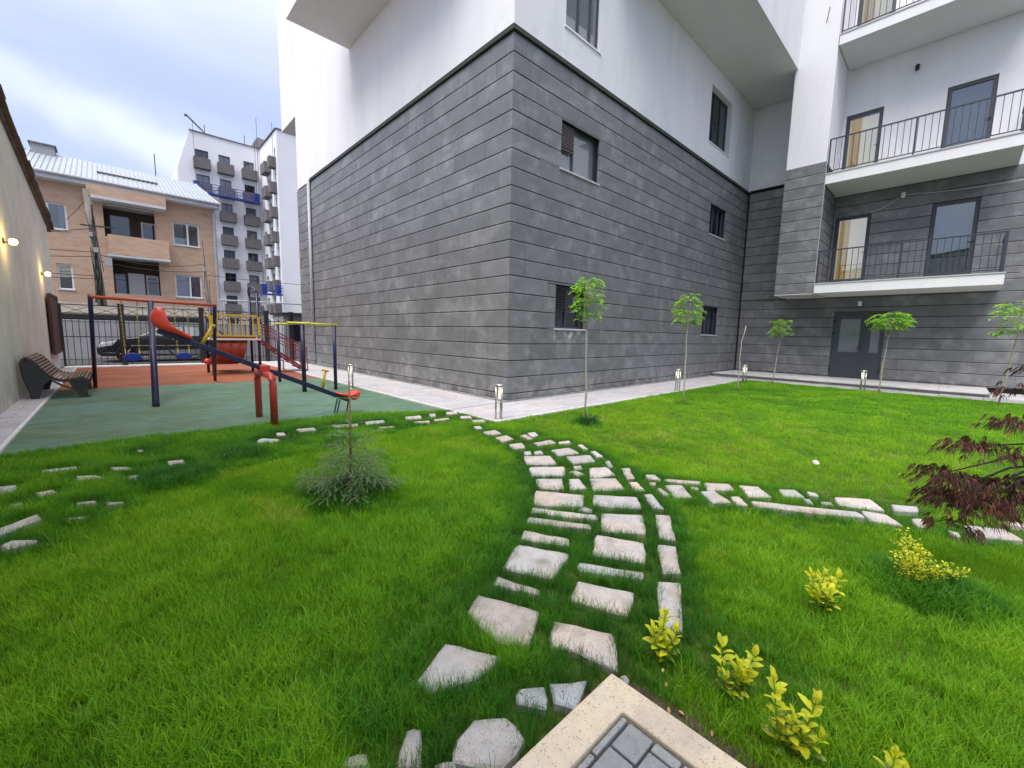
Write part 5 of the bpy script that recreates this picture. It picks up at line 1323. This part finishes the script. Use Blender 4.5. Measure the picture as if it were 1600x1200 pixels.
# ================================================================== STEPPING STONE PATHS AND PATIO
MAIN=[[(3.94,4.80),(4.17,4.77),(4.08,4.53),(3.88,4.60)],
[(3.87,4.42),(4.08,4.42),(4.01,4.20),(3.76,4.16)],
[(3.76,4.02),(3.95,3.96),(3.81,3.76),(3.65,3.81)],
[(4.23,4.28),(4.34,4.29),(4.24,4.04),(4.16,4.05)],
[(4.42,4.33),(4.55,4.29),(4.44,4.11),(4.31,4.13)],
[(4.07,3.86),(4.38,3.82),(4.32,3.67),(4.01,3.72)],
[(3.65,3.63),(3.73,3.59),(3.65,3.48),(3.57,3.52)],
[(3.75,3.55),(3.86,3.52),(3.78,3.41),(3.68,3.46)],
[(4.00,3.47),(4.27,3.40),(4.17,3.16),(3.88,3.25)],
[(3.51,3.48),(3.77,3.29),(3.57,3.02),(3.32,3.24)],
[(3.90,3.14),(4.17,3.00),(4.01,2.80),(3.75,2.92)],
[(3.27,3.15),(3.58,2.92),(3.36,2.73),(3.08,2.94)],
[(3.69,2.87),(3.77,2.82),(3.68,2.73),(3.60,2.77)],
[(3.50,2.77),(3.58,2.75),(3.56,2.61),(3.45,2.61)],
[(3.77,2.70),(3.94,2.60),(3.80,2.39),(3.51,2.50)],
[(3.04,2.83),(3.25,2.67),(3.05,2.48),(2.87,2.62)],
[(3.29,2.61),(3.38,2.55),(3.23,2.34),(3.08,2.42)],
[(3.47,2.48),(3.69,2.31),(3.49,2.08),(3.24,2.26)],
[(2.80,2.60),(3.05,2.24),(2.83,2.10),(2.55,2.39)],
[(3.14,2.19),(3.40,1.90),(3.20,1.74),(2.95,2.04)],
[(2.75,2.07),(2.85,2.09),(2.86,2.00),(2.80,1.98)],
[(2.50,2.36),(2.79,1.92),(2.72,1.87),(2.42,2.30)],
[(2.34,2.24),(2.60,1.84),(2.54,1.79),(2.26,2.18)],
[(2.85,1.90),(3.08,1.66),(2.80,1.48),(2.60,1.72)],
[(2.14,2.10),(2.29,1.80),(2.21,1.74),(2.03,2.02)],
[(2.50,1.70),(2.65,1.41),(2.42,1.27),(2.25,1.55)],
[(1.96,1.98),(2.13,1.67),(1.83,1.56),(1.68,1.83)],
[(2.10,1.55),(2.31,1.22),(2.24,1.19),(2.03,1.49)],
[(1.60,1.79),(1.69,1.53),(1.65,1.51),(1.53,1.74)],
[(1.93,1.43),(2.08,1.15),(1.88,1.07),(1.76,1.34)],
[(4.03,2.46),(4.12,2.41),(3.86,2.19),(3.78,2.23)],
[(3.71,2.17),(3.78,2.12),(3.64,1.95),(3.54,1.99)],
[(3.51,1.89),(3.58,1.85),(3.35,1.61),(3.30,1.69)],
[(3.17,1.59),(3.25,1.51),(2.88,1.28),(2.82,1.37)],
[(2.71,1.33),(2.78,1.23),(2.49,1.06),(2.40,1.13)],
[(4.45,3.40),(4.52,3.38),(4.41,3.20),(4.35,3.23)],
[(4.33,3.10),(4.40,3.08),(4.28,2.88),(4.20,2.91)],
[(4.13,2.74),(4.19,2.73),(4.02,2.56),(3.95,2.56)],
[(4.37,3.67),(4.54,3.62),(4.48,3.54),(4.32,3.60)],
[(4.34,5.58),(4.53,5.50),(4.45,5.35),(4.28,5.44)],
[(4.05,5.16),(4.16,5.14),(4.09,4.99),(4.00,5.03)],
[(4.38,5.96),(4.53,5.89),(4.46,5.74),(4.28,5.83)],
[(1.39,1.70),(1.53,1.40),(1.34,1.28),(1.25,1.37),(1.27,1.63)],
[(2.29,1.11),(2.38,1.01),(1.97,0.81),(1.94,0.91)],
[(1.04,1.52),(1.17,1.30),(1.02,1.28),(0.85,1.35),(0.85,1.43)],
[(1.55,1.28),(1.69,1.04),(1.52,0.91),(1.48,1.07),(1.42,1.18)],
[(1.13,1.11),(1.21,1.05),(1.14,0.98),(1.08,1.07)],
[(1.24,1.04),(1.36,0.95),(1.23,0.90),(1.19,0.97)],
[(0.90,1.12),(0.99,1.05),(0.98,0.95),(0.86,0.93),(0.76,1.05),(0.81,1.10)],
[(0.69,1.26),(0.73,1.23),(0.66,1.11),(0.60,1.17)],
[(0.49,1.31),(0.54,1.28),(0.53,1.23),(0.46,1.29)],
[(0.70,1.08),(0.75,1.05),(0.73,1.01),(0.68,1.05)]]
RIGHT=[[(4.01,2.15),(4.09,2.08),(3.99,1.97),(3.93,2.08)],
[(3.83,2.01),(3.88,1.97),(3.82,1.93),(3.78,1.98)],
[(3.73,1.88),(3.77,1.86),(3.68,1.72),(3.62,1.75)],
[(4.07,1.96),(4.28,1.69),(4.20,1.66),(4.01,1.91)],
[(3.89,1.87),(4.02,1.76),(3.79,1.56),(3.66,1.65)],
[(4.05,1.68),(4.08,1.62),(4.02,1.60),(4.00,1.65)],
[(4.28,1.64),(4.43,1.46),(4.29,1.37),(4.09,1.54)],
[(3.98,1.56),(4.11,1.49),(3.93,1.27),(3.79,1.37)],
[(4.08,1.32),(4.14,1.27),(3.99,1.15),(3.92,1.21)],
[(4.48,1.38),(4.58,1.24),(4.38,1.07),(4.22,1.20)],
[(4.11,1.15),(4.55,0.47),(4.44,0.41),(4.01,1.07)],
[(4.66,1.08),(4.77,0.97),(4.62,0.86),(4.49,0.98)],
[(4.80,0.88),(4.81,0.80),(4.74,0.77),(4.70,0.83)],
[(4.56,0.86),(4.59,0.81),(4.48,0.76),(4.45,0.79)],
[(4.61,0.73),(4.66,0.66),(4.59,0.63),(4.55,0.70)],
[(4.83,0.66),(5.02,0.43),(4.78,0.31),(4.62,0.59)],
[(4.62,0.44),(4.67,0.28),(4.49,0.17),(4.43,0.36)],
[(5.02,0.28),(5.13,0.12),(4.98,0.11),(4.85,0.25)],
[(4.74,0.13),(4.79,0.07),(4.59,0.03),(4.58,0.09)],
[(4.90,-0.17),(5.04,-0.38),(4.88,-0.47),(4.68,-0.24)],
[(4.69,-0.08),(4.69,-0.14),(4.61,-0.15),(4.59,-0.11)],
[(5.33,-0.42),(5.36,-0.51),(5.28,-0.53),(5.23,-0.43)]]
LEFT=[[(-0.86,5.81),(-0.76,5.78),(-0.74,5.62),(-0.82,5.55)],
[(-0.60,5.38),(-0.50,5.39),(-0.47,5.30),(-0.56,5.24)],
[(-0.37,5.78),(-0.24,5.70),(-0.18,5.56),(-0.35,5.61)],
[(-0.64,6.22),(-0.40,6.19),(-0.39,6.08),(-0.61,6.13)],
[(-0.13,5.90),(-0.01,5.83),(0.03,5.71),(-0.10,5.76)],
[(-0.00,5.47),(0.07,5.45),(0.06,5.28),(0.01,5.31)],
[(0.32,5.82),(0.45,5.79),(0.46,5.65),(0.32,5.68)],
[(0.21,5.12),(0.35,5.20),(0.36,5.11),(0.23,5.05)],
[(0.44,5.34),(0.53,5.34),(0.54,5.25),(0.45,5.26)],
[(-0.70,4.59),(-0.54,4.75),(-0.51,4.63),(-0.68,4.44)],
[(-0.65,4.22),(-0.61,4.27),(-0.49,4.18),(-0.50,4.12),(-0.63,4.13)],
[(-0.72,5.16),(-0.66,5.17),(-0.65,5.10),(-0.69,5.08)],
[(-0.15,4.74),(-0.05,4.67),(-0.05,4.62),(-0.14,4.67)],
[(-0.33,4.89),(-0.22,4.85),(-0.21,4.79),(-0.32,4.84)],
[(0.82,5.79),(0.98,5.89),(0.97,5.80),(0.82,5.70)],
[(1.27,6.22),(1.35,6.31),(1.50,6.13),(1.42,6.01),(1.26,6.07)],
[(1.57,6.53),(1.66,6.50),(1.64,6.33),(1.55,6.36)],
[(-0.37,4.54),(-0.27,4.50),(-0.26,4.45),(-0.36,4.49)],
[(0.09,6.59),(0.14,6.57),(0.15,6.46),(0.09,6.48)],
[(1.86,6.59),(2.08,6.54),(2.06,6.38),(1.85,6.38)],
[(2.37,6.57),(2.70,6.44),(2.65,6.30),(2.35,6.42)],
[(2.87,6.49),(3.14,6.44),(3.08,6.27),(2.81,6.30)],
[(3.57,6.46),(3.83,6.42),(3.74,6.23),(3.49,6.25)],
[(4.03,6.44),(4.15,6.43),(4.03,6.22),(3.94,6.24)],
[(4.40,6.44),(4.59,6.40),(4.49,6.22),(4.30,6.26)],
[(3.86,6.00),(4.12,5.97),(4.09,5.89),(3.83,5.91)],
[(3.50,6.04),(3.73,5.96),(3.68,5.87),(3.47,5.96)],
[(2.87,6.02),(3.09,5.96),(3.05,5.88),(2.84,5.95)]]

def grown(qs, k):
    r = []
    for q in qs:
        cx = sum(p[0] for p in q)/len(q); cy = sum(p[1] for p in q)/len(q); s = k+(.07 if math.hypot(cx, cy) < 2.2 and cx < 1.9 else 0)
        r.append([(cx+(p[0]-cx)*s, cy+(p[1]-cy)*s) for p in q])
    return r
MAIN = grown(MAIN, 1.06); RIGHT = grown(RIGHT, 1.06); LEFT = grown(LEFT, 1.10)
def path(name, quads, mt_choice, hgt):
    e = bpy.data.objects.new(name, None); COL.objects.link(e); e['kind'] = 'structure'
    for q in quads:
        cx = sum(p[0] for p in q)/len(q); cy = sum(p[1] for p in q)/len(q); e_ = 0.008; n = len(q)
        z = hgt+random.uniform(-.004, .006)
        # subdivide the rim so that the edge is a little uneven
        rim = []
        for i in range(n):
            a_, b_ = Vector(q[i]), Vector(q[(i+1) % n]); L_ = (b_-a_).length; m_ = max(2, min(5, int(L_/.06)))
            for k in range(m_):
                p = a_.lerp(b_, k/m_)
                if k: p += Vector((random.uniform(-1, 1), random.uniform(-1, 1)))*.006
                else: p = p.lerp(Vector((cx, cy)), .03)
                rim.append(p)
        k = len(rim); mb = MB()
        vs = [(p[0], p[1], -.03) for p in rim]+[(p[0], p[1], z-e_) for p in rim]
        for p in rim:
            d = Vector((cx, cy))-p; d = d.normalized()*min(e_*1.3, d.length*.3); vs.append((p[0]+d[0], p[1]+d[1], z))
        fs = [(i, (i+1) % k, k+(i+1) % k, k+i) for i in range(k)]+[(k+i, k+(i+1) % k, 2*k+(i+1) % k, 2*k+i) for i in range(k)]+[tuple(range(2*k, 3*k))]
        mb.add(vs, fs); o = bpy.data.objects.new('stepping_stone', mb.mesh('stepping_stone', mt_choice(q), (cx, cy, 0))); COL.objects.link(o)
        o.parent = e; o.location = (cx, cy, 0)
    return e
gp = path('garden_path', MAIN, lambda q: m_granitegrey if (1.05 < q[0][0] < 1.3 and q[0][1] < 1.12) else m_granite, .036)
gp2 = path('side_path', RIGHT, lambda q: m_granite, .045)
gp3 = path('overgrown_path', LEFT, lambda q: m_granite, .040)
pa = sheet('patio', [(-3, -3), (1.476, -3), (1.476, .895), (-3, .895)], 0.006, m_joint)
er = sheet('earth_strip', [(1.478, -1.5), (1.56, -1.5), (1.57, .4), (1.56, .74), (1.51, .89), (1.34, .94), (1.2, .92), (1.1, .897), (1.478, .897)], 0.008, m_earth)
mb = MB(); mb.prism([(-3, .895, -.03), (1.476, .895, -.03), (1.476, -3, -.03), (1.345, -3, -.03), (1.345, .760, -.03), (-3, .760, -.03)], (0, 0, .08)); bevel(mb.build('kerb_stone', m_kerb, pa), .007)
def block(x0, x1, y0, y1):
    mb = MB(); g_ = .004; mb.box(x0+g_, x1-g_, y0+g_, y1-g_, -.02, .036+random.uniform(-.002, .002)); bevel(mb.build('block_paver', m_block, pa), .005)
y = .755
xs = 1.341
for k in range(9): block(xs-.20*(k+1), xs-.20*k, .735, .757) if False else block(1.343-.21*(k+1), 1.343-.21*k, .728, .757)
yy = .724; r = 0
while yy > -1.6:
    dy = .105; x = 1.341-(0 if r % 2 == 0 else .05)
    if r % 2: block(1.291, 1.341, yy-dy, yy)
    while x > -1.8:
        block(x-.135, x, yy-dy, yy); x -= .137
    yy -= dy+.002; r += 1

# ================================================================== GRASS
def blade_clump(name, n, rad, h, wdt, droop, seed, mt):
    rr = random.Random(seed); V = []; F = []; Hh = []
    for i in range(n):
        a_ = rr.uniform(0, 6.283); r0 = rad*math.sqrt(rr.random()); bx, by = r0*math.cos(a_), r0*math.sin(a_)
        da = rr.uniform(0, 6.283); hh_ = h*rr.uniform(.55, 1.15); dr = droop*rr.uniform(.3, 1.3)*hh_
        dx, dy = math.cos(da), math.sin(da); ta = da+1.57+rr.uniform(-.5, .5); wx, wy = math.cos(ta)*wdt/2, math.sin(ta)*wdt/2
        k = len(V); seg = [0, .4, .75, 1.0]
        for t in seg[:-1]:
            wv = 1.0-.45*t; ox, oy = dx*dr*t**1.8, dy*dr*t**1.8; z = hh_*(t-.35*droop*t**3)
            V += [(bx+ox-wx*wv, by+oy-wy*wv, z), (bx+ox+wx*wv, by+oy+wy*wv, z)]; Hh += [t, t]
        V.append((bx+dx*dr, by+dy*dr, hh_*(1-.35*droop))); Hh.append(1.0)
        F += [(k, k+1, k+3, k+2), (k+2, k+3, k+5, k+4), (k+4, k+5, k+6)]
    me = bpy.data.meshes.new(name); me.from_pydata(V, [], F); me.materials.append(mt)
    at_ = me.attributes.new('hgt', 'FLOAT', 'POINT'); at_.data.foreach_set('value', Hh)
    me.update(); return bpy.data.objects.new(name, me)
m_grass = bpy.data.materials.new('grass_blade'); m_grass.use_nodes = True
t = m_grass.node_tree; bs = t.nodes['Principled BSDF']; bs.inputs['Roughness'].default_value = .5; bs.inputs['Specular IOR Level'].default_value = .3
ga = N('ShaderNodeAttribute', t, attribute_type='INSTANCER', attribute_name='gcol')
ha = N('ShaderNodeAttribute', t, attribute_type='GEOMETRY', attribute_name='hgt')
oi = N('ShaderNodeObjectInfo', t); gg = N('ShaderNodeNewGeometry', t)
rmp = N('ShaderNodeValToRGB', t); el = rmp.color_ramp.elements
el[0].position = 0.0; el[0].color = (.045, .17, .022, 1)
el[1].position = 1.0; el[1].color = (.42, .38, .12, 1)
for p, c in ((.30, (.085, .29, .02, 1)), (.55, (.22, .48, .018, 1)), (.80, (.36, .58, .025, 1))):
    e = el.new(p); e.color = c
ad = N('ShaderNodeMath', t, operation='MULTIPLY_ADD'); ad.inputs[1].default_value = .22; L(gg.outputs['Random Per Island'], ad.inputs[0], t)
sb = N('ShaderNodeMath', t, operation='SUBTRACT'); L(ga.outputs['Fac'], sb.inputs[0], t); sb.inputs[1].default_value = .11; L(sb.outputs[0], ad.inputs[2], t)
L(ad.outputs[0], rmp.inputs['Fac'], t)
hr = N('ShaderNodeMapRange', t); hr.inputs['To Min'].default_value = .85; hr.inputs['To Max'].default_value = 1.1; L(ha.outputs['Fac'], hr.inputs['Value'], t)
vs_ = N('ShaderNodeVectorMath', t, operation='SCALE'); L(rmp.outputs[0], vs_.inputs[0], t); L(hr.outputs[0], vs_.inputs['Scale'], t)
L(vs_.outputs[0], bs.inputs['Base Color'], t)
tr = N('ShaderNodeBsdfTranslucent', t); L(vs_.outputs[0], tr.inputs['Color'], t)
ms = N('ShaderNodeMixShader', t); ms.inputs[0].default_value = .48; L(bs.outputs[0], ms.inputs[1], t); L(tr.outputs[0], ms.inputs[2], t)
L(ms.outputs[0], t.nodes['Material Output'].inputs['Surface'], t)
gcoll = bpy.data.collections.new('grass_clumps')
for i in range(6): gcoll.objects.link(blade_clump('grass_clump_a%d' % i, 26, .055, .052, .0024, .38, 100+i, m_grass))
for i in range(6): gcoll.objects.link(blade_clump('grass_clump_b%d' % i, 18, .040, .105, .0028, .62, 200+i, m_grass))

def vnoise(x, y, sc, seed):
    g = np.random.default_rng(seed).random((64, 64)); u, v = x/sc+17.3, y/sc+9.1
    i, j = np.floor(u).astype(int), np.floor(v).astype(int); fu, fv = u-i, v-j; fu = fu*fu*(3-2*fu); fv = fv*fv*(3-2*fv)
    G = lambda a_, b_: g[a_ % 64, b_ % 64]
    return (G(i, j)*(1-fu)+G(i+1, j)*fu)*(1-fv)+(G(i, j+1)*(1-fu)+G(i+1, j+1)*fu)*fv
def pts_region():
    out_ = []
    for (x0, x1, y0, y1, dens) in ((-1.07, 4.8, -2.6, 7.7, 1350), (4.8, 17, -4.5, 5.4, 520)):
        n = int((x1-x0)*(y1-y0)*dens); out_.append(np.column_stack([RNG.uniform(x0, x1, n), RNG.uniform(y0, y1, n)]))
    return np.vstack(out_)
P = pts_region(); X_, Y_ = P[:, 0], P[:, 1]
# only where the lawn can be seen from near the camera
dx_, dy_ = X_, Y_; fwd = dx_*math.cos(yaw)+dy_*math.sin(yaw); lat = dx_*math.sin(yaw)-dy_*math.cos(yaw); dist = np.hypot(X_, Y_)
keep = (fwd > .55) & (np.abs(lat) < fwd*1.36+.5)
thin = np.clip(1.25-dist*.10, .42, 1.0); keep &= RNG.random(len(X_)) < thin
edge = np.interp(X_, [-1.07, 0, 1.2, 2.4, 3.1, 3.9, 4.65], [7.32, 7.42, 7.36, 7.38, 7.33, 7.05, 6.58])
edge = edge+.10*(vnoise(X_, Y_, .35, 5)-.6)
keep &= np.where(X_ < 4.62, Y_ < edge, Y_ < 5.24)
keep &= ((X_ < 16.70) | (Y_ < -2.6))
keep &= ~((X_ < 1.50) & (Y_ < .915)) & ~((X_ < 1.525) & (X_ > 1.4) & (Y_ < .86)) & ~((X_ < 1.56) & (X_ > 1.4) & (Y_ < .80) & (RNG.random(len(X_)) < .75))
X_, Y_, dist = X_[keep], Y_[keep], dist[keep]
near = np.full(len(X_), 9.0); inside = np.zeros(len(X_), bool)
def seg_sd(q):
    n = len(q); d = np.full(len(X_), 9.0); ins = np.zeros(len(X_), bool)
    for i in range(n):
        ax_, ay_ = q[i]; bx_, by_ = q[(i+1) % n]; ex, ey = bx_-ax_, by_-ay_
        t = np.clip(((X_-ax_)*ex+(Y_-ay_)*ey)/(ex*ex+ey*ey+1e-9), 0, 1); d = np.minimum(d, np.hypot(X_-ax_-t*ex, Y_-ay_-t*ey))
        c = ((ay_ > Y_) != (by_ > Y_)) & (X_ < (bx_-ax_)*(Y_-ay_)/((by_-ay_) if abs(by_-ay_) > 1e-9 else 1e-9)+ax_); ins ^= c
    return d, ins
for lst, cov in ((MAIN, .004), (RIGHT, .002), (LEFT, .014)):
    for q in lst:
        d, ins = seg_sd(q); near = np.minimum(near, np.where(ins, 0, d)); inside |= (ins & (d > cov)) | (~ins & (d < -cov*np.clip(dist/3, .8, 2)))
k = ~inside; X_, Y_, dist, near = X_[k], Y_[k], dist[k], near[k]
n_ = len(X_)
mound = np.zeros(n_)
for (cx, cy, r) in ((1.475, 3.60, .36), (5.78, 4.22, .22), (3.46, -.04, .30), (1.0, 5.6, .25), (.3, 5.1, .3), (2.1, 5.5, .22)):
    mound = np.maximum(mound, np.clip(1.6-1.1*np.hypot(X_-cx, Y_-cy)/r, 0, 1))
n1, n2, n3, n4 = vnoise(X_, Y_, 1.5, 1), vnoise(X_, Y_, .45, 2), vnoise(X_, Y_, .16, 3), vnoise(X_, Y_, 3.4, 4)
nearf = np.clip(1-near/.16, 0, 1)
overg = np.clip((X_*.25+1.0-np.abs(Y_-6.0))*0+np.where((Y_ > 4.9+X_*.25) & (X_ < 3.6), 1.0, 0), 0, 1)       # rough strip of the overgrown path
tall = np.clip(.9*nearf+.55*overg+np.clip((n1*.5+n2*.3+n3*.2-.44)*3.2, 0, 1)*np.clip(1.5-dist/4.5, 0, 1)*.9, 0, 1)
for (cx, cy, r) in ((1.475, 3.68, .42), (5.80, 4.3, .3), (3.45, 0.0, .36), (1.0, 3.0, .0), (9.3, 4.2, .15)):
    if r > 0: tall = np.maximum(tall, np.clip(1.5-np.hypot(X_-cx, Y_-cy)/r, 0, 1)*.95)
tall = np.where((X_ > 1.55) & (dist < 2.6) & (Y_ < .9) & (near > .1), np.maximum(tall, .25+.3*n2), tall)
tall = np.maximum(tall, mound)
longv = RNG.random(n_) < np.clip(tall*1.1-.05, 0, .95)
gi = np.where(longv, RNG.integers(6, 12, n_), RNG.integers(0, 6, n_)).astype(np.int32)
gs_ = np.where(longv, .55+.45*tall+.15*n2, .75+.5*n2)*(.85+.3*RNG.random(n_))
gs_ = gs_+.55*mound; big = np.clip(dist/6, 1, 1.9); big = np.where(near < .09, np.minimum(big, .75), big); gs_ = np.where((near < .07), gs_*np.clip(.92-(dist-2.5)*.09, .5, .92), gs_)                                 # sparser clumps far away are wider
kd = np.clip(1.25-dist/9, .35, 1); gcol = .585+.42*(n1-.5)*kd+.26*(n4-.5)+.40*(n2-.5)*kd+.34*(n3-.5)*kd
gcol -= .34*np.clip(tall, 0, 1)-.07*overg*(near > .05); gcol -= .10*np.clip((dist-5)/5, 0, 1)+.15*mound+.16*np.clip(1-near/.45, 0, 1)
dead = np.clip((vnoise(X_, Y_, .5, 8)*.6+vnoise(X_, Y_, .13, 9)*.4-.62)*6, 0, 1)*(tall < .45)
weed = (RNG.random(n_) < .012) & (near > .1); gi = np.where(weed, RNG.integers(6, 12, n_), gi).astype(np.int32); gs_ = np.where(weed, 1.0+.3*n2, gs_); gcol = gcol+.12*weed
gcol = np.clip(gcol+.42*dead*RNG.random(n_), 0.02, .98)
rot = np.column_stack([RNG.normal(0, .07, n_), RNG.normal(0, .07, n_), RNG.uniform(0, 6.283, n_)])
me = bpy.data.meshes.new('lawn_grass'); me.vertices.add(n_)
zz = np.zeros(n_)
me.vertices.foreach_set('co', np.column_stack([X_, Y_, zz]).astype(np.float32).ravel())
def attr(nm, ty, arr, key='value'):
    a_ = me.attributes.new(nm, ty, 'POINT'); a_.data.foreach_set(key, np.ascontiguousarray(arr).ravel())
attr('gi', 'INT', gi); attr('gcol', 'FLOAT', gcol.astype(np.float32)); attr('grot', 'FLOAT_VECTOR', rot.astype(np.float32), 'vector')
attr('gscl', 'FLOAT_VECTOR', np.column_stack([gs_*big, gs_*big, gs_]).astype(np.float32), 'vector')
me.update()
go = bpy.data.objects.new('lawn_grass', me); COL.objects.link(go)
tag(go, 'green lawn grass, longer and darker round the stepping stones', 'grass', kind='stuff')
ng = bpy.data.node_groups.new('grass_points', 'GeometryNodeTree')
ng.interface.new_socket('Geometry', in_out='INPUT', socket_type='NodeSocketGeometry'); ng.interface.new_socket('Geometry', in_out='OUTPUT', socket_type='NodeSocketGeometry')
gi_, go_ = ng.nodes.new('NodeGroupInput'), ng.nodes.new('NodeGroupOutput')
ip = ng.nodes.new('GeometryNodeInstanceOnPoints'); ci = ng.nodes.new('GeometryNodeCollectionInfo'); ci.inputs['Collection'].default_value = gcoll
ci.inputs['Separate Children'].default_value = True; ci.inputs['Reset Children'].default_value = True
def named(nm, ty):
    n = ng.nodes.new('GeometryNodeInputNamedAttribute'); n.data_type = ty; n.inputs['Name'].default_value = nm; return n.outputs[0]
ng.links.new(gi_.outputs[0], ip.inputs['Points']); ng.links.new(ci.outputs[0], ip.inputs['Instance']); ip.inputs['Pick Instance'].default_value = True
ng.links.new(named('gi', 'INT'), ip.inputs['Instance Index']); ng.links.new(named('grot', 'FLOAT_VECTOR'), ip.inputs['Rotation']); ng.links.new(named('gscl', 'FLOAT_VECTOR'), ip.inputs['Scale'])
ng.links.new(ip.outputs[0], go_.inputs[0])
md = go.modifiers.new('grass', 'NODES'); md.node_group = ng
print('grass clumps', n_, 'tiles', len(tiles))
